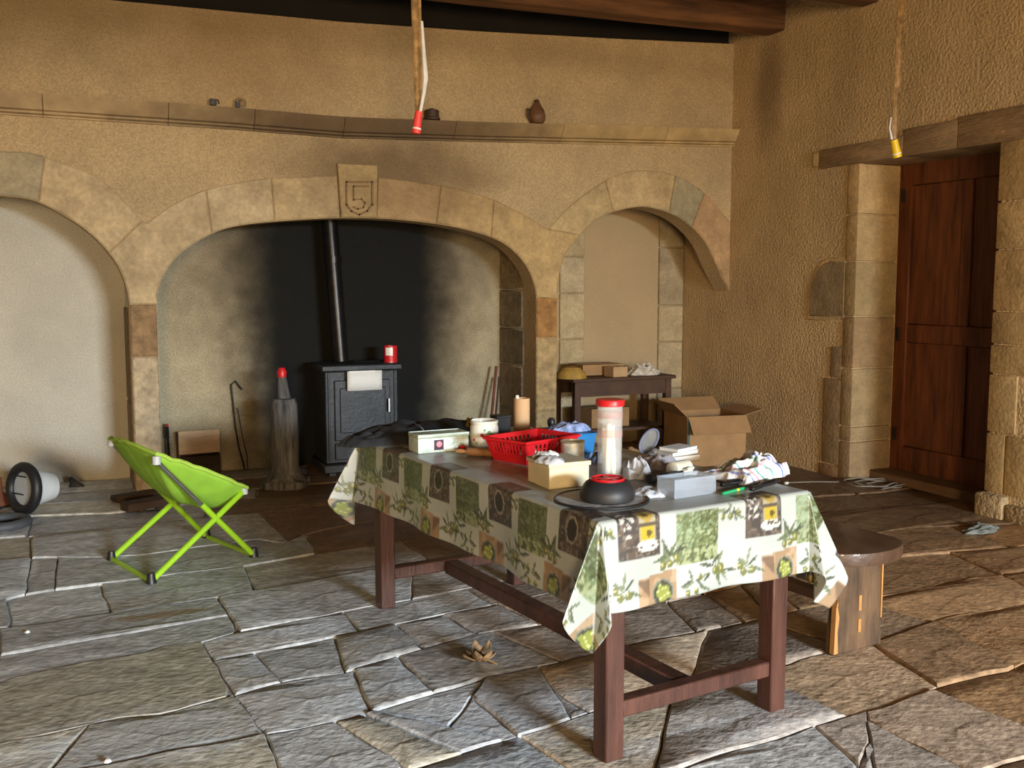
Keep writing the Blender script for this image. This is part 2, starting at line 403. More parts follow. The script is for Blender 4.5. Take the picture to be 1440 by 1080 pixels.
# keystone with a carved shield
k0 = [xi(474,300), xi(531,300)]; kt = ony(500,231,YA).z
ia = seg(CI, in_at(CI, ci[2]), in_at(CI, ci[3]))
key = stone_poly('keystone', ia+[(k0[1], kt), (k0[0], kt)], (.95,.86,.62), proud=.035, depth=TH+.03)
sh = px2([(487,256),(523,256),(523,288),(516,297),(505,302),(494,297),(487,288)], YA-.035)
mb = MB()
def ribbon(pts, w, y0, y1, closed=False):
    n = len(pts); rng = range(n if closed else n-1)
    for i in rng:
        a, b = Vector(pts[i]), Vector(pts[(i+1) % n]); d = (b-a).normalized(); q = Vector((-d.y, d.x))*w/2; a2 = a-d*w*.4; b2 = b+d*w*.4
        mb.prism([tuple(a2-q), tuple(b2-q), tuple(b2+q), tuple(a2+q)], 'y', y0, y1)
ribbon(sh, .013, YA-.049, YA-.03, True)
ribbon(px2([(518,262),(497,262),(497,281),(508,280),(513,285),(511,292),(503,294),(497,291)], YA-.035), .011, YA-.047, YA-.03)
o = mb.build('shield', M_stone, key, smooth=0); o.color = (.55, .42, .3, 1)
o['label'] = 'carved shield with a mark like a five'

# cornice: blocks of one moulding, sagging over the middle arch
trim_1 = rootstruct('trim_1')
M_cornice = mat('cornice_stone', (0.44, 0.345, 0.205), .85, .22, 6, bump=.004, bscale=40, objcol=True, bump2=.01, b2scale=8)
def corn_z(x):
    pts = [(-4, 2.60), (-.4, 2.605), (1.0, 2.60), (1.88, 2.585), (3.0, 2.62), (5.5, 2.715)]
    for (x0, z0), (x1, z1) in zip(pts, pts[1:]):
        if x0 <= x <= x1: return z0+(z1-z0)*(x-x0)/(x1-x0)
    return 2.6
prof = [(.0, .0), (.028, .0), (.030, .012), (.022, .016), (.040, .022), (.044, .036), (.036, .040), (.056, .046), (.070, .07), (.088, .11), (.098, .130), (.102, .150), (.0, .165)]
cuts = [XL, -2.6, -1.5, xi(60,140), xi(235,140), xi(355,150), xi(480,165), xi(635,170), xi(785,178), xi(930,180), XR-.002]
ccol = [(.95,.9,.85), (.95,.9,.85), (.88,.80,.74), (.95,.86,.78), (1.0,.94,.84), (.92,.82,.68), (.90,.80,.66), (.88,.78,.62), (1.0,.90,.70), (1.08,.98,.78)]
mixin(M_cornice, blob((2.05, YA, 2.68), (1.75, .6, .5), .75, 5, .5, .82), (.075, .045, .025))
for k in range(len(cuts)-1):
    x0, x1 = cuts[k]+.002, cuts[k+1]-.002; mb = MB(); nn = 4; vs = []; fs = []
    for i in range(nn+1):
        x = x0+(x1-x0)*i/nn
        for d, h in prof: vs.append((x, YA+.01-d*1.25, corn_z(x)+h*(.93 if h < .16 else .91)+.002*noise.noise(Vector((x*4, h*20, k)))))
    q = len(prof)
    for i in range(nn):
        for j in range(q): fs.append((i*q+j, i*q+(j+1) % q, (i+1)*q+(j+1) % q, (i+1)*q+j))
    fs += [tuple(range(q)), tuple(nn*q+j for j in reversed(range(q)))]
    o = mb.add(vs, fs).build('cornice_block', M_cornice, trim_1, smooth=25); o.color = (*ccol[k], 1)

# right wall with the door opening
DY0, DY1, DZ, DX = 4.60, 5.87, 2.40, 5.81
rw = MB()
rw.box(XR, XR+.55, YR, DY0, 0, ZC).box(XR, XR+.55, DY1, YB+.3, 0, ZC).box(XR, XR+.55, DY0, DY1, DZ, ZC)
wall_right = struct(rw.build('wall_right', M_right, smooth=0))
def wstone(y0, y1, z0, z1, col, proud=.010, name='quoin', x1=None, m=M_stone, bev=.012):
    o = MB().box(XR-proud, x1 if x1 else XR+.05, y0, y1, z0, z1).build(name, m, wall_right, bevel=bev, segs=2); o.color = (*col, 1); return o
# far jamb: stones that turn the corner, their reveal facing the room
def zx(py): return onx(1225, py, XR+.15).z
zj = [0, .30, zx(600), zx(518), zx(445), zx(368), zx(302), DZ]
jc = [(.62,.52,.42), (.66,.58,.46), (.72,.64,.50), (.66,.54,.42), (.76,.68,.50), (1.0,.85,.62), (1.04,.88,.64)]
for k in range(len(zj)-1):
    ext = [.20, .20, .21, .0, .0, .0, .0][k]
    o = MB().box(XR-.012, DX-.02, DY1-.02, DY1+.10, zj[k]+.004, zj[k+1]-.004).build('jamb_stone', M_stone, wall_right, bevel=.014, segs=2); o.color = (*jc[k], 1)
# squared stones showing through the plaster beside the jamb
zq0, zq1 = onx(1160,445,XR).z, onx(1160,368,XR).z
def round_stone(g, proud, col):
    pl = [(5.965, zq0-g), (6.36+g, zq0-g)]+[(6.13+(.23+g)*math.cos(t), zq0+.12+(zq1-zq0-.12+g)*math.sin(t)) for t in np.linspace(0, math.pi*.55, 9)]+[(5.965, zq1+g)]
    o = MB().prism(pl, 'x', XR-proud, XR+.05).build('quoin', M_stone, wall_right, bevel=.008); o.color = (*col, 1)
round_stone(.035, .006, (1.15, 1.02, .78)); round_stone(0, .014, (.60, .55, .47))
wstone(5.97, 6.10, .78, 1.02, (.6,.52,.42)); wstone(5.97, 6.17, .10, .77, (.60,.50,.38)); wstone(5.97, 6.2, 0, .09, (.6,.42,.32))
# near jamb
zn = [0.16, .55, .93, 1.12, 1.33, 1.72, 2.02, DZ]
nc = [(.86,.72,.50), (.92,.78,.55), (.95,.82,.58), (.9,.76,.54), (1.0,.84,.60), (.95,.80,.56), (.9,.75,.52)]
for k in range(len(zn)-1):
    w = [.12, .19, .34, .30, .36, .20, .33][k]
    o = MB().box(XR-.012, DX-.02, DY0-w, DY0+.02, zn[k]+.004, zn[k+1]-.004).build('jamb_stone', M_stone, wall_right, bevel=.014, segs=2); o.color = (*nc[k], 1)
wstone(DY0-.33, DY0-.125, .165, .545, (.95,.8,.55))
o = MB().box(XR-.06, DX, DY0-.16, DY0+.05, 0, .155).build('plinth_stone', M_rough, wall_right, bevel=.02, segs=2); o.color = (.95, .8, .6, 1)
o = MB().box(XR-.045, XR+.1, DY0-.4, DY0-.17, 0, .11).build('plinth_stone', M_rough, wall_right, bevel=.02, segs=2); o.color = (.85, .7, .5, 1)
# lintel
M_lintel = mat('lintel_wood', (.30, .20, .11), .9, .35, 6, bump=.012, bscale=35, stretch=(1, .4, 2))
lin = MB()
for i, (y0, y1, z1) in enumerate(((DY0-.9, DY0+.35, 2.60), (DY0+.352, DY1-.45, 2.585), (DY1-.448, DY1+.42, 2.545))):
    lin = MB(); lin.box(XR-.022, DX, y0, y1, DZ-.01+.004*i, z1).build('lintel_block', M_lintel, wall_right, bevel=.012, segs=2)
o = MB().box(XR-.02, XR+.05, DY1+.425, DY1+.49, 2.42, 2.53).build('lintel_end', M_stone, wall_right, bevel=.006); o.color = (1.15, 1.02, .75, 1)
# door leaf with frame and panels
door_1 = rootstruct('door_1')
M_door = mat('dark_red_wood', (.10, .028, .010), .55, .35, 6, bump=.002, bscale=30, stretch=(3, 3, .35), col2=(.15, .045, .016))
M_iron = mat('dark_iron', (.03, .028, .026), .5, .3, 10, metal=.7, bump=.001, bscale=40)
for y0, y1, z0, z1 in ((DY0-.1, DY0+.10, .05, DZ+.1), (DY1-.12, DY1+.1, .05, DZ+.1), (DY0+.1, DY1-.12, DZ-.16, DZ+.1), (DY0+.1, DY1-.12, .05, .26), (DY0+.1, DY1-.12, 1.06, 1.20)):
    MB().box(DX+.0, DX+.05, y0, y1, z0, z1).build('door_rail', M_door, door_1, bevel=.006)
ym = (DY0+DY1)/2
for z0, z1 in ((.26, 1.06), (1.20, DZ-.16)):
    for y0, y1 in ((DY0+.1, ym-.02), (ym+.02, DY1-.12)):
        MB().box(DX+.022, DX+.045, y0, y1, z0, z1).build('door_panel', M_door, door_1, bevel=.004)
    MB().box(DX+.006, DX+.05, ym-.045, ym+.045, z0, z1).build('door_rail', M_door, door_1, bevel=.005)
for z in (2.17, 1.12, .35):
    MB().tube([(DX-.01, DY1-.05, z-.05), (DX-.01, DY1-.05, z+.05)], .011, 8).build('hinge', M_iron, door_1)
MB().box(DX-.03, DX+.0, DY0+.16, DY0+.19, 1.02, 1.2).build('door_handle', M_iron, door_1, bevel=.006)
M_sill = mat('worn_oak', (.15, .085, .045), .7, .35, 5, bump=.004, bscale=30, stretch=(2, .3, 2))
MB().box(DX-.22, DX+.3, DY0-.05, DY1+.02, 0, .075).build('threshold', M_sill, door_1, bevel=.01)
MB().box(DX+.06, DX+.09, DY0-.2, DY1+.2, 0, DZ+.2).build('door_back', M_door, door_1, smooth=0)

# left wall, rear wall with its window opening, ceiling with beams
wall_left = struct(MB().box(XL-.3, XL, YR-.3, YB+.3, 0, ZC).build('wall_left', M_plaster, smooth=0))
x0, x1, z0, z1 = WIN
rr = MB()
w0, w1, w2, w3 = WIN2
rr.box(XL, w0, YR-.3, YR, 0, ZC).box(w1, x0, YR-.3, YR, 0, ZC).box(w0, w1, YR-.3, YR, 0, w2).box(w0, w1, YR-.3, YR, w3, ZC).box(x1, XR+.5, YR-.3, YR, 0, ZC)
rr.box(x0, x1, YR-.3, YR, 0, z0).box(x0, x1, YR-.3, YR, z1, ZC)
wall_rear = struct(rr.build('wall_rear', M_plaster, smooth=0))
ceiling = struct(MB().box(XL-.3, XR+.5, YR-.3, YB+.3, ZC, ZC+.1).build('ceiling', M_board, smooth=0))
for k, (y0, y1, zb) in enumerate(((6.77, 6.98, 3.567), (5.72, 5.89, 3.529), (4.6, 4.8, 3.53), (3.5, 3.7, 3.54), (2.4, 2.6, 3.53), (1.3, 1.5, 3.54), (.2, .4, 3.53), (-.9, -.7, 3.54), (-2, -1.8, 3.53), (-3.1, -2.9, 3.54), (-4.2, -4, 3.53))):
    mb = MB(); n = 10; vs = []; fs = []
    for i in range(n+1):
        x = XL+(XR-XL+.1)*i/n; dz = -.05*math.sin(math.pi*min(1, max(0, (x+1)/6.4)))*(1 if k == 0 else .5)
        for yy, zz in ((y0, zb), (y1, zb), (y1, ZC), (y0, ZC)):
            vs.append((x, yy+.012*noise.noise(Vector((x, k*3, zz))), zz+(dz if zz == zb else 0)+.008*noise.noise(Vector((x*1.3, yy, k)))))
    for i in range(n):
        for j in range(4): fs.append((i*4+j, i*4+(j+1) % 4, i*4+4+(j+1) % 4, i*4+4+j))
    fs += [(0, 1, 2, 3), (n*4+3, n*4+2, n*4+1, n*4)]
    mb.add(vs, fs).build('beam', M_beam, ceiling, bevel=.012)

# ================================================================== FLOOR: irregular flagstones
M_mortar = mat('sandy_joint', (.13, .115, .095), .95, .6, 4, bump=.01, bscale=40, col2=(.42, .39, .35))
floor = struct(MB().box(XL-.3, XR+.6, YR-.3, YB+.3, -.2, -.010).build('floor', M_mortar, smooth=0))
M_slab = mat('flagstone', (.62, .62, .62), .50, .30, 9, bump=.006, bscale=38, stretch=(.75, 1, 1), objcol=True, bump2=.012, b2scale=7, detail=12, spec=.5, speck=.20, spscale=24)
def floor_stain(px, py, sx, sy, strength, col, ns=9, na_=.9):
    p = onz(px, py); mixin(M_slab, blob((p.x, p.y, 0), (sx, sy, .3), .5, ns, na_, strength), col)
floor_stain(228, 866, .26, .05, .8, (.20, .12, .06))
floor_stain(42, 800, .05, .22, .8, (.62, .66, .68))
floor_stain(215, 1040, .50, .26, .40, (.56, .62, .70), 14, 1.4)
floor_stain(715, 1000, .42, .30, .35, (.52, .58, .68), 12, 1.4)
floor_stain(1000, 1035, .40, .10, .40, (.56, .60, .66), 14, 1.3)
FX0, FX1 = -3.2, XR+.45
def rowline(pts):
    W = sorted(((p.x, p.y) for p in (onz(x, y) for x, y in pts)))
    return W
def yat(line, x):
    if x <= line[0][0]: return line[0][1]-(line[0][0]-x)*.03
    if x >= line[-1][0]: return line[-1][1]+(x-line[-1][0])*.03
    for (a, b), (c, d) in zip(line, line[1:]):
        if a <= x <= c: return b+(d-b)*(x-a)/max(1e-6, c-a)
LINES = [
 [(961,1080),(995,1068),(1033,1056),(1072,1044),(1151,1020),(1178,1010),(1218,1001),(1275,984),(1312,971),(1360,955),(1419,942),(1440,932)],
 [(607,1073),(679,1049),(727,1036),(777,1020),(838,1000),(880,988),(923,976),(1000,960),(1077,940),(1151,921),(1242,900),(1296,881),(1355,863),(1440,850)],
 [(374,1035),(415,1027),(470,1015),(505,1003),(527,1000),(575,985),(612,974),(682,955),(754,938),(799,929),(877,909),(960,893),(1028,877),(1120,858),(1268,833),(1318,823),(1359,812),(1440,806)],
 [(0,1045),(70,1032),(140,1016),(187,1006),(242,1000),(297,985),(330,975),(395,959),(485,945),(560,922),(625,906),(671,894),(732,885),(838,866),(960,842),(1080,815),(1240,785),(1420,770)],
 [(0,960),(27,949),(100,935),(162,926),(202,919),(232,908),(282,904),(340,889),(400,878),(462,866),(520,854),(560,848),(660,828),(780,806),(1000,775),(1239,751),(1278,743),(1420,738)],
 [(0,884),(57,879),(125,867),(225,855),(305,842),(360,832),(420,822),(490,808),(560,795),(760,765),(1100,725),(1300,712)],
 [(0,846),(32,837),(100,827),(175,818),(260,807),(325,800),(393,788),(448,779),(560,760),(900,720),(1240,692)],
 [(0,787),(130,786),(200,783),(262,774),(360,760),(398,766),(430,752),(485,738),(559,728),(900,697),(1240,676)],
 [(0,757),(105,749),(190,740),(280,730),(360,722),(480,708),(560,700),(900,676)],
 [(0,733),(45,727),(157,722),(300,705),(420,697),(560,686)],
]
rows = [rowline(l) for l in LINES]
near = [[(x, yat(rows[0], x)-d+.03*noise.noise(Vector((x, d, 0)))) for x in np.arange(FX0, FX1+.3, .5)] for d in (1.55, 1.0, .5)]
ytop = max(p[1] for p in rows[-1])
far = [[(x, min(yat(rows[-1], x)+d, 8.5)+.03*noise.noise(Vector((x, d, 4)))) for x in np.arange(FX0, FX1+.3, .5)] for d in (.36, .75, 1.15, 1.6)]
rows = near+rows+far
xs = list(np.arange(FX0, FX1+.001, .06))
G = [[yat(r, x)+.022*noise.noise(Vector((x*2.2, q*3.7, 1)))+.010*noise.noise(Vector((x*8, q*5.1, 2))) for x in xs] for q, r in enumerate(rows)]
for k in range(1, len(G)):
    for i in range(len(xs)): G[k][i] = max(G[k][i], G[k-1][i]+.12)
cells = []
for k in range(len(G)-1):
    cells.append([Vector((x, y)) for x, y in zip(xs, G[k])]+[Vector((x, y)) for x, y in reversed(list(zip(xs, G[k+1])))])
def inside(P, q):
    r = False; n = len(P)
    for i in range(n):
        a, b = P[i], P[i-1]
        if (a.y > q.y) != (b.y > q.y) and q.x < (b.x-a.x)*(q.y-a.y)/(b.y-a.y)+a.x: r = not r
    return r
def split(P, p, q):
    d = q-p; nrm = Vector((-d.y, d.x)); s = [(v-p).dot(nrm) for v in P]; n = len(P); cr = []
    for i in range(n):
        j = (i+1) % n
        if (s[i] > 0) != (s[j] > 0): cr.append((i, P[i].lerp(P[j], s[i]/(s[i]-s[j]))))
    if len(cr) < 2: return None
    if len(cr) > 2:
        mid = (p+q)/2; cr.sort(key=lambda c: (c[1]-mid).length); cr = sorted(cr[:2], key=lambda c: c[0])
    (i, a), (j, b) = cr
    A = [a]+P[i+1:j+1]+[b]; B = [b]+P[j+1:]+P[:i+1]+[a]
    return A, B
def carea(P): return abs(sum(P[i-1].x*P[i].y-P[i].x*P[i-1].y for i in range(len(P))))/2
def cut(p, q):
    m = (p+q)/2
    for k, P in enumerate(cells):
        if inside(P, m):
            r = split(P, p, q)
            if r and min(carea(r[0]), carea(r[1])) > .008: cells[k:k+1] = r
            return
TR = [(331,980,374,1035), (497,942,520,997), (562,927,605,971), (715,899,779,927), (374,1037,392,1080), (475,1017,557,1070), (535,1002,650,1027),
      (663,980,638,1013), (638,1013,679,1041), (668,983,727,1034), (757,938,800,1005), (285,905,327,972), (302,929,550,880), (472,899,485,944), (360,919,392,956),
      (557,880,592,912), (627,866,674,894), (490,869,504,886), (305,842,337,887), (0,922,310,868), (10,847,15,880), (145,832,155,860), (345,802,357,830),
      (80,797,77,830), (43,792,37,830), (428,752,446,778), (42,750,45,792), (368,725,398,754), (1119,974,1175,1000), (1218,1002,1224,1045), (1224,1045,1208,1078),
      (1225,1017,1305,1056), (1320,974,1440,1022), (1230,908,1312,962), (1320,876,1425,938), (995,887,985,916), (1245,856,1300,873), (940,1000,925,1070), (1150,1025,1205,1075),
      (600,1040,690,1075), (740,1040,800,1078), (700,850,760,880), (800,985,840,1010)]
for x0, y0, x1, y1 in TR: cut(onz(x0, y0).xy, onz(x1, y1).xy)
rnd = random.Random(11)
for it in range(4):
    for P in list(cells):
        w = max(v.x for v in P)-min(v.x for v in P); h = max(v.y for v in P)-min(v.y for v in P); A = carea(P)
        limit = 1.35 if A/max(w, .01) < .45 else 1.7
        if w > limit:
            xm = min(v.x for v in P)+w*rnd.uniform(.35, .65) if w < 3 else min(v.x for v in P)+rnd.uniform(.6, 1.4)
            col_ = [v.y for v in P if abs(v.x-xm) < .15]; ymid = sum(col_)/len(col_) if col_ else sum(v.y for v in P)/len(P)
            sl = rnd.uniform(-.25, .45); cut(Vector((xm-sl*.2, ymid-.2)), Vector((xm+sl*.2, ymid+.2)))
for it in range(5):
    for P in list(cells):
        w = max(v.x for v in P)-min(v.x for v in P)
        if w > 1.8:
            xm = min(v.x for v in P)+w*rnd.uniform(.4, .6)
            col_ = [v.y for v in P if abs(v.x-xm) < .15]; ymid = sum(col_)/len(col_) if col_ else sum(v.y for v in P)/len(P)
            cut(Vector((xm-.03, ymid-.2)), Vector((xm+.05, ymid+.2)))
def slab(P, k):
    c = sum(P, Vector((0, 0)))/len(P)
    # resample the outline, pull it in unevenly for the joint
    out = []; n = len(P)
    per = sum((P[i]-P[i-1]).length for i in range(n)); step = max(.045, per/42)
    for i in range(n):
        a, b = P[i], P[(i+1) % n]; L = (b-a).length; m = max(1, int(L/step))
        for j in range(m): out.append(a.lerp(b, j/m))
    pts = [out[0]]
    for v in out[1:]:
        if (v-pts[-1]).length > step*.45: pts.append(v)
    n = len(pts)
    if n < 4: return
    ar = sum(pts[i-1].x*pts[i].y-pts[i].x*pts[i-1].y for i in range(n)); sg = 1 if ar > 0 else -1
    def ins(d, wob):
        r = []
        for i in range(n):
            e = (pts[(i+1) % n]-pts[i-1]); e = e.normalized() if e.length > 1e-9 else Vector((1, 0))
            nn = Vector((-e.y, e.x))*sg; q = pts[i]
            r.append(q+nn*(d+wob*max(-.6, noise.noise(Vector((q.x*7+k, q.y*7, 2))))))
        return r
    g = .003
    A = ins(g, .011); B = ins(g+.005+.005*rnd.random(), .013)
    h = rnd.uniform(-.004, .010); tx, ty = rnd.uniform(-.006, .006), rnd.uniform(-.006, .006)
    def zt(q, o=0): return h+(q.x-c.x)*tx+(q.y-c.y)*ty+o+.003*noise.noise(Vector((q.x*3, q.y*3, k)))
    vs = [(q.x-c.x, q.y-c.y, -.03) for q in A]+[(q.x-c.x, q.y-c.y, zt(q, -.006)) for q in A]+[(q.x-c.x, q.y-c.y, zt(q)) for q in B]
    T = tess([(q.x, q.y) for q in B])
    fs = [(i+r*n, (i+1) % n+r*n, (i+1) % n+(r+1)*n, i+(r+1)*n) for r in (0, 1) for i in range(n)]+[tuple(i+2*n for i in t) for t in T]
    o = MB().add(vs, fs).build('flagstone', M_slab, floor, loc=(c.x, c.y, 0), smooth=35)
    # slabs go from grey at the left to brown at the right, darker by the hearth
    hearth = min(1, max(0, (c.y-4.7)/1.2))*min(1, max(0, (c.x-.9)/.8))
    hearth = max(hearth, min(1, max(0, (c.y-3.5)/1.6))*min(1, max(0, (c.x-2.0)/.9))*.9)  # shade of the far right floor by the door, put into the slab colour
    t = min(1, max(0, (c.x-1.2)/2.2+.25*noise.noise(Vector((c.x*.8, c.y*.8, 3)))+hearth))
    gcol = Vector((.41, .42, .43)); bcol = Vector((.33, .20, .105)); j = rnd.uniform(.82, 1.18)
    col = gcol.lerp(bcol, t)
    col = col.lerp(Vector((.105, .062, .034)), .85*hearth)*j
    if rnd.random() < .18: col = Vector((col.x*1.1, col.y*1.0, col.z*.82))
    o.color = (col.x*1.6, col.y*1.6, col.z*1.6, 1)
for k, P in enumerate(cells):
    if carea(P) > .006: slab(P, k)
print('SLABS', len(cells))

# ================================================================== THE TABLE AND ITS CLOTH
TA = math.radians(7.4); TU = Vector((math.cos(TA), math.sin(TA), 0)); TV = Vector((-math.sin(TA), math.cos(TA), 0))
T0 = Vector((1.44, 2.61, 0)); TW, TL, TZ = .88, 1.86, .78
M_tablewood = mat('red_brown_table_wood', (.048, .019, .014), .42, .3, 6, bump=.002, bscale=40, stretch=(2, 2, .3), col2=(.075, .031, .021))
tab = thing('dining_table', 'long dark red-brown wooden table with square legs, draped in olive-print cloth', 'table', T0, TA)
MB().box(.005, TW-.005, .005, TL-.005, TZ-.035, TZ).build('tabletop', M_tablewood, tab, bevel=.004)
for a in (.03, TW-.15): MB().box(a+.02, a+.05, .06, TL-.06, TZ-.13, TZ-.036).build('apron', M_tablewood, tab, bevel=.003)
for b in (.05, TL-.08): MB().box(.07, TW-.13, b, b+.03, TZ-.13, TZ-.036).build('apron', M_tablewood, tab, bevel=.003)
for a in (.028, TW-.138):
    for b in (.0, TL-.125):
        MB().box(a, a+.072, b, b+.072, 0.004, TZ-.036).build('leg', M_tablewood, tab, bevel=.005)
for b in (.008, TL-.117): MB().box(.10, TW-.138, b, b+.055, .135, .19).build('stretcher', M_tablewood, tab, bevel=.005)
MB().box(.36, .43, .063, TL-.117, .125, .185).build('stretcher', M_tablewood, tab, bevel=.005)

# ---- cloth: a rectangle 29 cm larger than the top on every side, with its print
OV, OR_, ST = .29, .345, .006
na = int(round((TW+OV+OR_)/ST)); nb = int(round((TL+2*OV)/ST))
aa = np.linspace(-OV, TW+OR_, na+1); bb = np.linspace(-OV, TL+OV, nb+1)
A, B = np.meshgrid(aa, bb)                 # rows b, columns a
oa = np.where(A < 0, -A, np.where(A > TW, A-TW, 0)); ob = np.where(B < 0, -B, np.where(B > TL, B-TL, 0))
sa = np.where(A < TW/2, -1.0, 1.0); sb = np.where(B < TL/2, -1.0, 1.0)
ca = np.clip(A, 0, TW); cb = np.clip(B, 0, TL)
r = np.hypot(oa, ob); phi = np.arctan2(ob, oa)
both = (oa > 0) & (ob > 0)
u1 = np.clip(phi/(math.pi/4), 0, 1); u2 = np.clip(2-phi/(math.pi/4), 0, 1)     # first pleat on the long side, second on the short side
p1 = np.where(phi < math.pi/4, np.sin(np.pi*u1)**.9, 0); p2 = np.where(phi >= math.pi/4, np.sin(np.pi*u2), 0)
ha = np.where(both, r*(.40*p1+.05*np.sin(2*phi)), 0); hb = np.where(both, r*(.20*p2+.08*p1), 0)
h = np.hypot(ha, hb)
rf = .014
fold = np.minimum(r, rf*math.pi/2)/rf
drop = np.where(r > 0, rf*(1-np.cos(fold))+np.maximum(0, r-rf*math.pi/2), 0); outw = np.where(r > 0, rf*np.sin(fold), 0)
side_n = (ob > 0) & ~both; side_l = (oa > 0) & ~both
wave = np.where(side_l, (.010*np.sin(B*7.5)+.008*np.sin(B*17+1)+.012*np.sin(B*3.1+2)), 0)*np.clip(oa/OV, 0, 1)
wave = wave+np.where(side_n, (.010*np.sin(A*9+.5)+.007*np.sin(A*21)), 0)*np.clip(ob/OV, 0, 1)
wave = np.where(r > 0, wave+.012*np.clip(r/OV, 0, 1), wave)
da = np.where(oa > 0, 1.0, 0); db = np.where(ob > 0, 1.0, 0)
cphi = np.where(both, np.cos(phi), da); sphi = np.where(both, np.sin(phi), db)
X = ca+sa*(cphi*(outw+wave)+ha)
Y = cb+sb*(sphi*(outw+wave)+hb)
Z = TZ+.004-np.sqrt(np.maximum(drop**2-h**2, 0))*np.where(both, 1.0, 1.0)
Z = np.where(r == 0, TZ+.004, Z)
# slight creases on the top
verts = np.stack([X, Y, Z], -1).reshape(-1, 3)
idx = np.arange((na+1)*(nb+1)).reshape(nb+1, na+1)
quads = np.stack([idx[:-1, :-1], idx[:-1, 1:], idx[1:, 1:], idx[1:, :-1]], -1).reshape(-1, 4)
# ---- the print, painted per vertex in cloth coordinates
rng = np.random.default_rng(3)
def vnoise(x, y, s, seed):
    g = np.random.default_rng(seed).random((64, 64)); u = x*s+100; v = y*s+100
    i = np.floor(u).astype(int); j = np.floor(v).astype(int); fu = u-i; fv = v-j
    fu = fu*fu*(3-2*fu); fv = fv*fv*(3-2*fv); i %= 64; j %= 64; i2 = (i+1) % 64; j2 = (j+1) % 64
    return (g[i, j]*(1-fu)+g[i2, j]*fu)*(1-fv)+(g[i, j2]*(1-fu)+g[i2, j2]*fu)*fv
COLR = np.zeros(A.shape+(3,)); COLR[:] = (.47, .51, .485)
COLR *= (1-.06*vnoise(A, B, 14, 1))[..., None]
def put(mask, c, al=1.0):
    al = np.asarray(al)
    k = (mask*al)[..., None] if np.ndim(al) else mask[..., None]*float(al)
    COLR[:] = COLR*(1-k)+np.array(c)*k
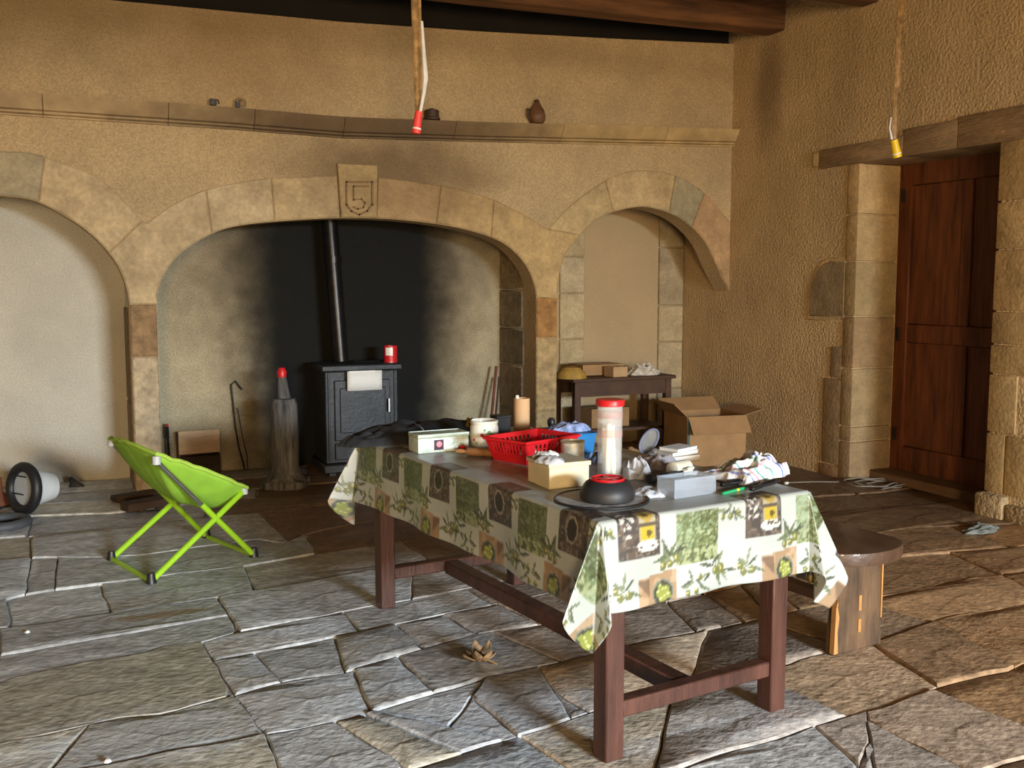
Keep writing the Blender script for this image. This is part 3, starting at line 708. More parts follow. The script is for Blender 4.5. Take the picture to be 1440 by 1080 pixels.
def paint(S, D, zone, period, off, count, plain=False):
    """S runs along the edge, D down from the fold"""
    for n in range(-1, count):
        o = off+n*period
        # dark photo square with bottles and pale lettering
        m = zone & (S > o) & (S < o+.165) & (D > -.075) & (D < .135)
        t1 = vnoise(S, D, 60, 5); put(m, (.060, .050, .046)); put(m & (t1 > .55), (.12, .085, .06), .7)
        put(m & (vnoise(S, D, 110, 15) > .72), (.20, .17, .14), .8)
        bx, bd = S-(o+.115), D-.035
        if plain:
            put(m & (np.hypot((S-o-.09)/.8, D-.06) < .04), (.03, .025, .02)); put(m & (np.abs(np.hypot((S-o-.09)/.8, D-.06)-.04) < .004), (.32, .29, .25))
        if not plain:
            put(m & (np.abs(bx) < .032) & (bd > -.06) & (bd < .055), (.34, .31, .20))
            put(m & (np.hypot(bx, bd+.035) < .027), (.33, .23, .05)); put(m & (np.hypot(bx+.002, bd+.035) < .014), (.10, .07, .02)); put(m & (np.hypot(bx-.012, bd+.045) < .007), (.55, .48, .14))
            put(m & (np.abs(bx) < .029) & (bd > -.002) & (bd < .047), (.44, .33, .03)); put(m & (np.hypot(bx-.006, (bd-.028)) < .012), (.10, .075, .02)); put(m & (np.abs(bx) < .033) & (np.abs(bd-.0) < .005), (.09, .07, .05))
            put(m & (np.hypot((bx)/2.2, bd-.066) < .02) & (vnoise(S, D, 160, 16) > .35), (.56, .57, .52))
            let = m & (S-o > .012) & (S-o < .062) & (D > -.035) & (D < .07) & (np.sin(D*200+np.sin(S*160)*1.4) > .1) & (vnoise(S, D, 120, 17) > .35)
            put(let, (.50, .49, .46))
        # green foliage square
        g0, g1 = o+.235, o+.415
        m = zone & (S > g0) & (S < g1) & (D > .015) & (D < .185)
        t1 = vnoise(S*1.3+D*.8, D-S*.5, 75, 7); t2 = vnoise(S, D, 20, 8); edge = np.clip((S-g0)/.12, 0, 1)
        t3 = vnoise(S*.6-D, D*1.2+S*.4, 150, 18)
        put(m, (.25, .34, .215)); put(m & (t1 > .42), (.17, .22, .11)); put(m & (t3 > .50), (.11, .135, .05), .35+.6*edge); put(m & (t2 > .62) & (edge < .6), (.34, .43, .30), .5)
        put(m & (t3 < .20), (.38, .42, .26), .8); put(m & (t1 > .70), (.06, .07, .03), .25+.7*edge); put(m & (np.mod(S*3+D*5, .13) < .008) & (t2 > .45), (.30, .25, .07), .7)
        put(m & (D > .14) & (t1 < .5), (.36, .39, .22), .6)
        if plain: put(m & (D < .13), (.05, .06, .03), .5)  # darker print on the long side, with that side's shade painted in
        # brown paper square with a bowl of olives
        b0, b1 = o+.07, o+.235
        rot = (S-b0)*.25
        m = zone & (S > b0) & (S < b1) & (D+rot*.4 > .205) & (D < .30)
        put(m, (.33, .22, .13)); put(m & (vnoise(S, D, 40, 9) > .6), (.45, .33, .22), .7)
        put(m & (S-b0 < .05) & (D > .21) & (S-b0-(D-.2) > -.02), (.14, .09, .06), .8)
        rb = np.hypot(S-(o+.175), (D-.262))
        put(zone & (rb < .045), (.20, .21, .16)); put(zone & (rb < .039), (.06, .06, .045))
        for q in range(9):
            ang = q*2.4; rad = .026*math.sqrt((q+.3)/9)
            e = np.hypot(S-(o+.175+rad*math.cos(ang)), D-(.262+rad*math.sin(ang)))
            put(zone & (e < .0115), (.24, .27, .06)); put(zone & (np.hypot(S-(o+.172+rad*math.cos(ang)), D-(.258+rad*math.sin(ang))) < .004), (.55, .58, .25))
        # olive sprigs: pointed leaves and fruit
        for (cx, cd, n_, seed, sc) in ((o+.205, .155, 11, 1, 1.0), (o+.40, .215, 9, 2, 1.0), (o+.47, .035, 6, 3, .8), (o-.005, .235, 7, 4, .9), (o+.30, .255, 6, 5, .8)):
            rl = np.random.default_rng(seed)
            for q in range(n_):
                an = rl.uniform(-math.pi, math.pi) if seed != 1 else rl.uniform(-.3, math.pi+.3)
                ln = rl.uniform(.022, .040)*sc; px, pd = cx+math.cos(an)*ln*1.0+rl.uniform(-.03, .03), cd-math.sin(an)*ln*.8+rl.uniform(-.015, .015)
                x = S-px; y = D-pd; u = x*math.cos(an)-y*math.sin(an); v = x*math.sin(an)+y*math.cos(an)
                w = .0062*sc*np.clip(1-(u/ln)**2, 0, 1)
                lf = zone & (np.abs(u) < ln) & (np.abs(v) < w)
                c = [(.10, .125, .06), (.055, .065, .04), (.18, .21, .12)][q % 3]; put(lf, c, .92)
            for q in range(3):
                px, pd = cx+rl.uniform(-.04, .04), cd+rl.uniform(-.02, .03)
                e = np.hypot(S-px, (D-pd)*.85); put(zone & (e < .013*sc), (.15, .16, .05)); put(zone & (np.hypot(S-px+.004, D-pd+.004) < .005*sc), (.48, .46, .22))
nearz = (B < .12) & (-B > -A-.0)          # hangs at the near end
leftz = (A < .10) & ~nearz
rightz = (A > TW-.10) & ~nearz & ~leftz
farz = (B > TL-.1) & ~leftz & ~rightz & ~nearz
paint(A, -B, nearz, .53, .052, 3)
paint(B, -A, leftz, .465, .035, 6, True)
paint(B, A-TW, rightz, .465, .1, 6)
paint(A, B-TL, farz, .5, .05, 3)
topz = ~(nearz | leftz | rightz | farz)
for q in range(26):
    x0, y0 = rng.uniform(.1, TW-.2), rng.uniform(.1, TL-.2)
    m = topz & (A > x0) & (A < x0+.15) & (B > y0) & (B < y0+.13); put(m, (.16, .15, .14) if q % 2 else (.30, .32, .22), .85)
put(topz & (vnoise(A, B*.4, 26, 12) > .62), (.26, .25, .24), .6)
dirt = vnoise(A, B, 6, 21)
COLR *= .84*(1-.18*np.clip((dirt-.4)*2, 0, 1))[..., None]
def cloth_mesh(name, verts, quads, colors, m, parent=None):
    me = bpy.data.meshes.new(name)
    me.vertices.add(len(verts)); me.vertices.foreach_set('co', verts.astype(np.float32).ravel())
    me.loops.add(quads.size); me.loops.foreach_set('vertex_index', quads.ravel().astype(np.int32))
    me.polygons.add(len(quads)); me.polygons.foreach_set('loop_start', np.arange(0, quads.size, 4, dtype=np.int32))
    me.polygons.foreach_set('use_smooth', np.ones(len(quads), dtype=bool))
    me.update(calc_edges=True)
    at = me.color_attributes.new('print', 'FLOAT_COLOR', 'POINT')
    at.data.foreach_set('color', np.concatenate([colors.reshape(-1, 3), np.ones((len(verts), 1))], 1).astype(np.float32).ravel())
    me.materials.append(m); o = bpy.data.objects.new(name, me); COL.objects.link(o)
    if parent: o.parent = parent
    return o
def attr_mat(name, rough=.5, bump=0.0, bscale=300, trans=0.0):
    m = bpy.data.materials.new(name); m.use_nodes = True; N = m.node_tree.nodes; L = m.node_tree.links; b = N['Principled BSDF']
    a = N.new('ShaderNodeAttribute'); a.attribute_name = 'print'; L.new(a.outputs['Color'], b.inputs['Base Color']); b.inputs['Roughness'].default_value = rough
    if bump:
        tc = N.new('ShaderNodeTexCoord'); n = N.new('ShaderNodeTexNoise'); n.inputs['Scale'].default_value = bscale; L.new(tc.outputs['Object'], n.inputs['Vector'])
        bp = N.new('ShaderNodeBump'); bp.inputs['Distance'].default_value = bump; L.new(n.outputs['Fac'], bp.inputs['Height']); L.new(bp.outputs['Normal'], b.inputs['Normal'])
    return m
cloth = cloth_mesh('tablecloth', verts, quads, COLR, attr_mat('printed_oilcloth', .38, .004, 9))
cloth.location = T0; cloth.rotation_euler.z = TA
sol = cloth.modifiers.new('thickness', 'SOLIDIFY'); sol.thickness = .0015; sol.offset = 0
tag(cloth, 'white oilcloth printed with olives and foliage squares, draped over the long table', 'tablecloth')
ZT = TZ+.005
def T(px, py, z=None): return onz(px, py, ZT if z is None else z)

# ================================================================== THINGS ON THE TABLE
def plastic(name, c, rough=.4, **k): return mat(name, c, rough, k.pop('var', .05), 20, **k)
M_red = plastic('red_plastic', (.55, .012, .018), .38)
M_black = plastic('black_plastic', (.012, .013, .016), .42)
M_blackcloth = mat('black_fabric', (.012, .012, .014), .85, .4, 12, bump=.004, bscale=25)
M_white = plastic('white_glaze', (.72, .72, .66), .25)
M_card = mat('brown_cardboard', (.33, .19, .085), .85, .12, 8, bump=.001, bscale=120)
M_cream = mat('cream_cardboard', (.62, .55, .38), .75, .1, 8)
M_wood = mat('pale_wood', (.42, .22, .09), .6, .25, 8, stretch=(3, .4, 3))
M_tin = mat('tinplate', (.55, .53, .48), .35, .15, 20, metal=.8)
M_clear = mat('clear_plastic', (.80, .84, .88), .12, .02, 5, trans=.85, ior=1.2, spec=.6)
M_frost = mat('cloudy_plastic', (.74, .78, .82), .35, .05, 8, trans=.35, ior=1.15)
M_film = mat('crumpled_film', (.60, .62, .68), .28, .15, 14, trans=.25, ior=1.1, bump=.004, bscale=30)
M_blue = plastic('blue_plastic', (.02, .17, .42), .45)
M_bluecloth = mat('blue_fabric', (.13, .18, .36), .9, .45, 30, bump=.003, bscale=60, col2=(.25, .32, .55))
M_paper = mat('white_paper', (.70, .70, .68), .7, .06, 8)
M_grey = mat('grey_fabric', (.20, .195, .20), .8, .3, 16, bump=.004, bscale=30)
M_steel = mat('bright_steel', (.62, .64, .66), .28, .08, 20, metal=1.0)

# round place mat with a dark rim, and the black and red container on it
c = T(846, 703); s = mpp(c)
pm = thing('place_mat', 'round grey quilted place mat with black rim at the near table corner', 'mat', c)
R = 66*s
MB().lathe([(0, .0), (R, .0), (R, .004), (R*.5, .005), (0, .005)], 48).build('mat_top', mat('quilted_grey', (.40, .38, .37), .7, .5, 9, bump=.003, bscale=40), pm)
MB().tube([(R*math.cos(t), R*math.sin(t), .004) for t in np.linspace(0, 2*math.pi, 48, endpoint=False)], .0045, 6, True).build('rim', M_black, pm)
c = T(854, 703, ZT+.006)+Vector((0, 0, 0)); s = mpp(c); R = 39*s
ws = thing('screw_tray', 'black rubbery domed container with red slotted lid on the round mat', 'container', c)
MB().lathe([(0, 0), (R*.86, 0), (R*.97, .006), (R, .022), (R*.95, .040), (R*.80, .060), (R*.66, .068), (R*.64, .064), (0, .062)], 48).build('body', plastic('black_rubber', (.018, .019, .022), .5), ws)
r1 = R*.63; mb = MB(); zt = .066
mb.lathe([(0, zt-.002), (r1, zt-.002), (r1, zt+.004), (r1*.88, zt+.006), (r1*.86, zt+.003), (0, zt+.003)], 40)
lid = mb.build('lid', plastic('dark_red_plastic', (.30, .006, .012), .35), ws)
for k in range(5):
    a = k*2*math.pi/5; M = Matrix.Rotation(a, 4, 'Z')
    MB().box(r1*.16, r1*.84, -.011, .011, zt+.002, zt+.0075, M).build('lid_spoke', M_red, lid, bevel=.002)
MB().lathe([(0, zt+.002), (r1*.26, zt+.002), (r1*.24, zt+.009), (0, zt+.009)], 20).build('lid_hub', M_red, lid)
MB().tube([(r1*.92*math.cos(t), r1*.92*math.sin(t), zt+.006) for t in np.linspace(0, 2*math.pi, 40, endpoint=False)], .004, 6, True).build('lid_rim', M_red, lid)

# tall clear canister with red lid, candles inside
c = T(857, 668); s = mpp(c); R = 17.5*s; Hh = 100*s
cn = thing('candle_canister', 'tall clear plastic canister with red lid holding white candles', 'canister', c)
MB().lathe([(0, 0), (R*.95, 0), (R*.95, .004), (R*1.02, Hh), (R*.96, Hh), (R*.90, .006), (0, .006)], 32).build('canister_wall', mat('clear_canister', (.90, .92, .92), .25, .02, 5, trans=.3, ior=1.08, alpha=.24), cn)
MB().lathe([(0, Hh-.004), (R*1.14, Hh-.004), (R*1.16, Hh+.016), (R*1.10, Hh+.020), (0, Hh+.018)], 32).build('lid', M_red, cn)
M_wax = mat('ivory_wax', (.78, .74, .58), .45, .04, 10)
for k, (dx, dy, tilt) in enumerate(((-.016, -.008, .05), (.010, -.012, -.06), (.014, .012, .02), (-.010, .014, -.03), (0, 0, .01))):
    MB().tube([(dx, dy, .008), (dx+tilt*.15, dy, Hh*.74-.006*k)], .0105, 10).build('candle', M_wax, cn)
for dz in (.6, .86):
    MB().lathe([(R*1.022, Hh*dz-.012), (R*1.026, Hh*dz-.012), (R*1.026, Hh*dz+.012), (R*1.022, Hh*dz+.012)], 32).build('decor_band', mat('rose_print', (.72, .55, .52), .5, .4, 60, col2=(.8, .3, .3), alpha=.28), cn)

# cream box with papers on it
c = T(783, 676); s = mpp(c)
cb_ = thing('card_box', 'cream cardboard box with loose lid, torn film and wrappers on top', 'box', T(785, 680), TA-.10)
w2, d2, hh = .080, .085, 34*s
MB().box(-w2, w2, -d2, d2, 0, hh).build('box_body', M_cream, cb_, bevel=.003)
MB().box(-w2-.005, w2+.005, -d2-.005, d2+.005, hh-.012, hh+.004).build('lid', mat('cream_lid', (.55, .49, .36), .7, .12, 9), cb_, bevel=.002)
heap(.045, .055, .03, 3.3, 22).build('film_scrap', M_film, cb_, loc=(-w2+.02, -.05, hh+.003))
w = heap(.035, .028, .028, 8.1, 18).build('wrapper_scrap', mat('wrapper_red_brown', (.28, .08, .05), .5, .7, 25, col2=(.7, .62, .55)), cb_, loc=(-.04, .045, hh+.003))
heap(.034, .026, .024, 5.7, 18).build('paper_scrap', M_paper, cb_, loc=(-.005, .06, hh+.003))

# tin can
c = T(805, 655); s = mpp(c); R = 16.5*s; Hh = 36*s
tc_ = thing('tin_can', 'pale gold patterned tin can between red basket and cream box', 'can', c)
MB().lathe([(0, 0), (R, 0), (R, Hh), (R*.93, Hh), (R*.93, .004), (0, .004)], 28).build('can_body', mat('gold_label', (.55, .50, .36), .4, .25, 30, metal=.35, col2=(.62, .62, .58)), tc_)
for z in (.003, Hh-.003): MB().tube([(R*1.01*math.cos(t), R*1.01*math.sin(t), z) for t in np.linspace(0, 2*math.pi, 28, endpoint=False)], .003, 6, True).build('can_rim', M_tin, tc_)

# red basket with slotted sides
bl = T(683, 632); br = T(812, 640)
bk = thing('plastic_basket', 'red plastic basket with slotted sides in the middle of the table', 'basket', T(748, 645), TA+.25)
bw, bd, bh, tap = .155, .115, .092, .82
def basket_wall(p0, p1, nrm, name):
    mb = MB(); p0, p1 = Vector(p0), Vector(p1)
    def q(u, v):
        b0 = Vector((p0.x*tap, p0.y*tap, .004)); b1 = Vector((p1.x*tap, p1.y*tap, .004)); t0 = Vector((p0.x, p0.y, bh)); t1 = Vector((p1.x, p1.y, bh))
        return (b0.lerp(b1, u)).lerp(t0.lerp(t1, u), v)
    th = Vector(nrm)*.0035
    def pan(u0, u1, v0, v1):
        vs = [q(u0, v0), q(u1, v0), q(u1, v1), q(u0, v1)]; vs = vs+[p+th for p in vs]
        mb.add(vs, [(0,1,2,3), (7,6,5,4), (0,4,5,1), (1,5,6,2), (2,6,7,3), (3,7,4,0)])
    pan(0, 1, 0, .42); pan(0, 1, .86, 1); pan(0, .12, .42, .86); pan(.88, 1, .42, .86)
    for k in range(9): pan(.12+k*.76/9, .12+(k+.42)*.76/9, .42, .86)
    pan(.12, .88, .62, .66)
    return mb.build(name, M_red, bk, smooth=0)
cs = [(-bw, -bd), (bw, -bd), (bw, bd), (-bw, bd)]
for k, nr in enumerate(((0, -1, 0), (1, 0, 0), (0, 1, 0), (-1, 0, 0))): basket_wall(cs[k], cs[(k+1) % 4], nr, 'basket_side')
MB().box(-bw*tap, bw*tap, -bd*tap, bd*tap, 0, .006).build('basket_bottom', M_red, bk)
MB().tube([(x*1.03, y*1.03, bh) for x, y in cs], .007, 8, True).build('basket_rim', M_red, bk)
heap(.075, .055, .075, 4.4, 24).build('contents', mat('basket_contents', (.20, .11, .07), .7, .6, 18, col2=(.5, .42, .34)), bk, loc=(0, 0, .007))

# tin box with a flower picture
fl, fr = T(578, 637), T(656, 640)
tb = thing('tea_tin', 'pale green lidded tin with a pink flower picture at the far table end', 'tin', T(617, 633), TA-.08)
w2, d2 = .118, .058; hh = .078
M_tea = mat('pale_green_tin', (.50, .60, .55), .35, .2, 9, col2=(.62, .72, .72))
MB().box(-w2, w2, -d2, d2, 0, hh*.82).build('tin_body', M_tea, tb, bevel=.006, segs=2)
MB().box(-w2-.002, w2+.002, -d2-.002, d2+.002, hh*.80, hh).build('tin_lid', mat('green_tin_lid', (.34, .40, .30), .35, .3, 12), tb, bevel=.006, segs=2)
MB().tube([(-w2*.99, -d2*.99, hh), (w2*.99, -d2*.99, hh), (w2*.99, d2*.99, hh), (-w2*.99, d2*.99, hh)], .003, 6, True).build('lid_bead', M_tea, tb)
MB().box(-.045, -.002, -d2-.0025, -d2, .012, .055).build('picture', plastic('plum_print', (.05, .01, .03), .4), tb)
MB().lathe([(0, 0), (.014, 0), (.010, .0025), (0, .003)], 12, Matrix.Translation((-.022, -d2-.002, .036)) @ Matrix.Rotation(math.pi/2, 4, 'X')).build('flower_print', plastic('pink_print', (.75, .25, .30), .5), tb)
MB().box(.03, .085, -d2-.0018, -d2, .022, .058).build('leaf_print', mat('leaf_print_green', (.42, .58, .45), .4, .4, 40, col2=(.65, .78, .75)), tb)

# white jar with cherries
c = T(681, 630); s = mpp(c); R = 20.5*s; Hh = 40*s
jr = thing('ceramic_jar', 'white ceramic jar painted with cherries and leaves', 'jar', c)
MB().lathe([(0, 0), (R*.78, 0), (R*.92, Hh*.12), (R*1.0, Hh*.45), (R*.97, Hh*.75), (R*.90, Hh*.86), (R*.95, Hh*.90), (R*.97, Hh*.98), (R*.90, Hh), (R*.84, Hh*.9), (R*.8, Hh*.2), (0, Hh*.15)], 32).build('jar_body', M_white, jr)
M_cherry = plastic('cherry_glaze', (.5, .01, .02), .3); M_leafg = plastic('leaf_glaze', (.22, .42, .16), .4)
dirc = (CO-c); dirc.z = 0; a0 = math.atan2(dirc.y, dirc.x)
for da_, z, rr_, m in ((-.15, .52, .0085, M_cherry), (-.55, .25, .006, M_leafg), (.35, .62, .009, M_leafg), (.6, .55, .007, M_leafg), (-.75, .35, .006, M_cherry), (.05, .7, .006, M_leafg)):
    a = a0+da_; MB().lathe([(0, 0), (rr_, 0), (rr_*.7, .0025), (0, .0035)], 10, Matrix.Translation((math.cos(a)*R*.985, math.sin(a)*R*.985, z*Hh)) @ Matrix.Rotation(a, 4, 'Z') @ Matrix.Rotation(math.pi/2, 4, 'Y')).build('painted_motif', m, jr)

# rolling pin, small strawberry
p, q = T(640, 640), T(700, 643)
d = (q-p); rp = thing('rolling_pin', 'wooden rolling pin lying in front of the red basket', 'rolling pin', p, math.atan2(d.y, d.x)); L_ = d.length
Mx = Matrix.Translation((0, 0, .018)) @ Matrix.Rotation(math.pi/2, 4, 'Y')
MB().lathe([(0, L_*.30), (.018, L_*.30), (.018, L_*.98), (0, L_*.98)], 16, Mx).build('roller', mat('dark_turned_wood', (.22, .10, .04), .5, .2, 9), rp)
MB().lathe([(0, 0), (.007, .004), (.010, L_*.12), (.007, L_*.29), (0, L_*.30)], 14, Mx).build('handle', M_wood, rp)
c = T(650, 634)
sb_ = thing('felt_strawberry', 'small dark red strawberry ornament beside the green tin', 'ornament', c)
MB().lathe([(0, 0), (.008, .002), (.017, .012), (.018, .020), (.010, .028), (0, .029)], 14).build('berry', M_cherry, sb_)
MB().lathe([(0, .027), (.012, .027), (.004, .033), (0, .034)], 6).build('calyx', M_leafg, sb_)

# black jacket heaped over the far end, with a yellow cuff
c = T(590, 619)
jk = thing('black_jacket', 'black jacket heaped on the far end of the table', 'jacket', c+Vector((.05, .12, 0)), TA)
heap(.33, .20, .10, 2.2, 50, .5, 2.4).build('jacket_body', M_blackcloth, jk)
heap(.13, .07, .07, 6.2, 24, .5, 2.4).build('sleeve', M_blackcloth, jk, loc=(-.30, -.10, .0))
heap(.055, .05, .085, 1.2, 20, .4).build('cuff_lining', mat('mustard_lining', (.33, .23, .035), .8, .3, 12), jk, loc=(.25, -.03, 0))
MB().tube([(-.1, -.12, .085), (-.08, -.15, .07), (-.06, -.16, .045)], .003, 6).build('zip_pull', M_steel, jk)

# black box, cardboard tube, black charger, blue things behind the basket
c = T(708, 622); s = mpp(c)
o = thing('black_case', 'upright black case standing behind the white jar', 'case', c+Vector((0, .04, 0)), TA)
MB().box(-.035, .04, -.03, .03, 0, .115).build('case_body', M_black, o, bevel=.004); MB().box(-.037, .042, -.032, .032, .108, .122).build('case_lid', M_black, o, bevel=.003)
c = T(736, 617); s = mpp(c)
o = thing('cardboard_tube', 'tan cardboard tube standing upright behind the red basket', 'tube', c+Vector((0, .02, 0)))
R, Hh = 11.5*s, 57*s
MB().lathe([(R*.0, 0), (R, 0), (R, Hh), (R*.88, Hh), (R*.88, .01), (0, .01)], 24).build('tube_wall', mat('tan_card', (.52, .33, .18), .8, .06, 8), o)
MB().lathe([(0, Hh*.9), (.008, Hh*.9), (.008, Hh+.014), (0, Hh+.016)], 10, Matrix.Translation((-R*.6, 0, 0))).build('white_stub', M_white, o)
c = T(778, 622)
o = thing('black_charger', 'flat black device with a round knob behind the red basket', 'device', c+Vector((.02, .1, 0)), TA)
MB().box(-.075, .075, -.045, .045, 0, .05).build('device_body', M_black, o, bevel=.008, segs=2)
MB().lathe([(0, .05), (.012, .05), (.018, .068), (.019, .085), (.010, .098), (0, .1)], 14, Matrix.Translation((.02, 0, 0))).build('knob', M_black, o)
MB().box(-.074, .074, -.046, -.044, .030, .036).build('trim_line', M_steel, o)
c = T(822, 640)
o = thing('blue_tub', 'bright blue plastic tub behind the tin can', 'tub', c+Vector((.0, .07, 0)), TA)
MB().add([(-.055,-.045,0),(.055,-.045,0),(.055,.045,0),(-.055,.045,0),(-.065,-.055,.085),(.065,-.055,.085),(.065,.055,.085),(-.065,.055,.085)], [(3,2,1,0),(0,1,5,4),(1,2,6,5),(2,3,7,6),(3,0,4,7),(4,5,6,7)]).build('tub_body', M_blue, o, bevel=.004)
MB().tube([(-.065,-.055,.085),(.065,-.055,.085),(.065,.055,.085),(-.065,.055,.085)], .004, 6, True).build('tub_rim', M_blue, o)
o = heap(.10, .07, .055, 7.7, 36, .55, 2.2).build('blue_cloth', M_bluecloth, None, loc=c+Vector((.0, .145, .087)), rotz=.2)
tag(o, 'crumpled blue checked cloth lying over the blue tub', 'cloth')
o = heap(.06, .05, .07, 9.7, 28, .55, 2.2).build('blue_bag', mat('dusty_blue_film', (.16, .24, .40), .4, .4, 12, col2=(.3, .38, .5)), None, loc=T(842, 650)+Vector((.03,.02,0)))
tag(o, 'dusty blue crumpled bag behind the clear canister', 'bag')

# plastic film, glasses visor, papers, mug, clear box, towel, pen, tools
o = heap(.055, .10, .085, 12.3, 40, .6, 2.3).build('plastic_bag', M_film, None, loc=T(893, 668), rotz=-.3); tag(o, 'shiny crumpled clear plastic bag right of the canister', 'bag')
o = heap(.09, .075, .07, 15.1, 40, .5, 2.0).build('grey_bag', mat('grey_violet_film', (.27, .25, .27), .45, .25, 10), None, loc=T(925, 658), rotz=.4); tag(o, 'grey crumpled bag in the middle of the table clutter', 'bag')
o = heap(.06, .06, .035, 17.9, 28, .5, 2.2).build('plastic_sleeve', mat('pale_blue_film', (.50, .54, .62), .25, .2, 10, trans=.2), None, loc=T(915, 695)); tag(o, 'pale blue crumpled plastic sleeve beside the black container', 'sleeve')
c = T(905, 645)
o = thing('goggles', 'clear oval goggles with blue-grey rim propped on the plastic bag', 'goggles', c+Vector((0, .03, .01)), -.5)
el = [(.03*math.cos(t)+.0, 0, .07+.055*math.sin(t)) for t in np.linspace(0, 2*math.pi, 28, endpoint=False)]
Mr = Matrix.Rotation(.55, 4, 'Y')
MB().tube([Mr @ Vector(p) for p in el], .005, 6, True).build('goggle_rim', mat('slate_plastic', (.12, .14, .22), .4, .1, 9), o)
MB().add([Mr @ Vector(p) for p in el]+[Mr @ Vector((p[0], .002, p[2])) for p in el], [tuple(range(28)), tuple(range(55, 27, -1))]).build('goggle_lens', M_clear, o)
for k, (px, py, dz, w, d, cc) in enumerate(((958, 654, 0, .085, .06, (.34, .28, .2)), (953, 650, .028, .075, .05, (.6, .58, .52)), (968, 650, .044, .065, .045, (.72, .73, .75)))):
    o = thing('paper_pad', ['thick brown book at the bottom of the stack behind the mug', 'buff notebook in the middle of the stack behind the mug', 'white paper pad on top of the stack behind the mug'][k], 'book', T(958, 656)+Vector((.05+.01*k, .13, dz)), TA+.12*k)
    th = [.027, .015, .012][k]
    MB().box(-w, w, -d, d, .002, th-.002).build('pages', M_paper, o); MB().box(-w-.002, w+.002, -d-.002, d+.002, 0, .002).build('back_cover', mat('cover_%d' % k, cc, .6, .1, 9), o)
    MB().box(-w-.002, w+.002, -d-.002, d+.002, th-.002, th).build('front_cover', MATS['cover_%d' % k], o)
c = T(956, 670)
o = thing('enamel_mug', 'cream mug lying on its side before the striped towel', 'mug', c, TA+.15)
R = .030
Mx = Matrix.Translation((-.045, 0, R)) @ Matrix.Rotation(math.pi/2, 4, 'Y')
MB().lathe([(R*.9, 0), (R, .002), (R, .085), (R*.8, .09), (0, .09), (0, .086), (R*.9, .08), (R*.92, .004)], 24, Mx).build('mug_body', mat('cream_enamel', (.62, .60, .50), .4, .12, 10), o)
MB().tube([(-.02, -R*.9, R), (-.018, -R-.022, R+.008), (.01, -R-.025, R+.01), (.022, -R*.9, R+.002)], .005, 6).build('mug_handle', MATS['cream_enamel'], o)
c = T(940, 676)
o = thing('black_torch', 'long black torch lying among the table clutter', 'torch', c, TA+.1)
Mx = Matrix.Translation((-.10, 0, .018)) @ Matrix.Rotation(math.pi/2, 4, 'Y')
MB().lathe([(0, 0), (.017, 0), (.018, .03), (.013, .045), (.013, .17), (0, .175)], 16, Mx).build('torch_body', M_black, o)
MB().lathe([(.0132, .06), (.0145, .06), (.0145, .14), (.0132, .14)], 16, Mx).build('torch_grip', plastic('grip_rubber', (.03, .03, .03), .7), o)
# clear lidded box
c = T(973, 697)
o = thing('clear_box', 'empty clear plastic storage box near the right table edge', 'box', c+Vector((0, .035, 0)), TA+.02)
w2, d2, hh = .092, .045, .062
mb = MB()
for x0, x1, y0, y1 in ((-w2, w2, -d2, -d2+.003), (-w2, w2, d2-.003, d2), (-w2, -w2+.003, -d2, d2), (w2-.003, w2, -d2, d2)): mb.box(x0, x1, y0, y1, 0, hh)
mb.box(-w2, w2, -d2, d2, 0, .003); mb.build('box_shell', mat('clear_blue_plastic', (.62, .70, .82), .15, .03, 5, trans=.6, ior=1.15, alpha=.45), o, smooth=0)
MB().tube([(-w2, -d2, hh), (w2, -d2, hh), (w2, d2, hh), (-w2, d2, hh)], .0028, 6, True).build('box_rim', MATS['clear_blue_plastic'], o)
for x in (-w2, w2): MB().tube([(x, -d2, .002), (x, -d2, hh)], .003, 6).build('box_corner', MATS['clear_blue_plastic'], o)
# striped towel
tn = 96; tu = np.linspace(-1, 1, tn+1); TXg, TYg = np.meshgrid(tu, tu)
hz = np.zeros_like(TXg); cx_ = np.zeros_like(TXg); cy_ = np.zeros_like(TXg)
for j in range(tn+1):
    for i in range(tn+1):
        x, y = tu[i], tu[j]
        e = max(0, 1-max(abs(x), abs(y))**3)
        rid = 1-abs(noise.noise(Vector((x*1.5+4.2, y*1.9, 1.3))))*2.2
        rid2 = 1-abs(noise.noise(Vector((x*3.1+1.2, y*3.3, 5.3))))*2
        hz[j, i] = max(.002, (.055+.035*x)*e**.5*(.45+.55*rid)+.016*rid2*e)
        cx_[j, i] = x*.155+.012*noise.noise(Vector((x*2, y*2, 8))); cy_[j, i] = y*.115*(1-.15*x)+.03*noise.noise(Vector((x*1.7, y*1.7, 18)))
tcol = np.zeros(TXg.shape+(3,)); tcol[:] = (.70, .70, .70)
for k, (p0, cc, ax) in enumerate(((-.72, (.20, .25, .55), 0), (-.55, (.72, .35, .42), 0), (-.38, (.12, .42, .36), 0), (.10, (.12, .42, .36), 0), (.42, (.16, .20, .55), 0), (.52, (.16, .20, .55), 0), (.75, (.70, .40, .45), 0), (-.6, (.65, .42, .48), 1), (.3, (.3, .35, .6), 1))):
    q = TXg if ax == 0 else TYg; mk = np.abs(q+.12*(TYg if ax == 0 else TXg)-p0) < .028; tcol[mk] = cc
tv = np.stack([cx_, cy_, hz], -1).reshape(-1, 3); ti = np.arange((tn+1)**2).reshape(tn+1, tn+1)
tq = np.stack([ti[:-1, :-1], ti[:-1, 1:], ti[1:, 1:], ti[1:, :-1]], -1).reshape(-1, 4)
o = cloth_mesh('striped_towel', tv, tq, tcol, attr_mat('striped_cotton', .9, .002, 200)); o.location = T(1048, 672)+Vector((.02, .03, .001)); o.rotation_euler.z = TA+.1
sm = o.modifiers.new('thickness', 'SOLIDIFY'); sm.thickness = .003; sm.offset = 1
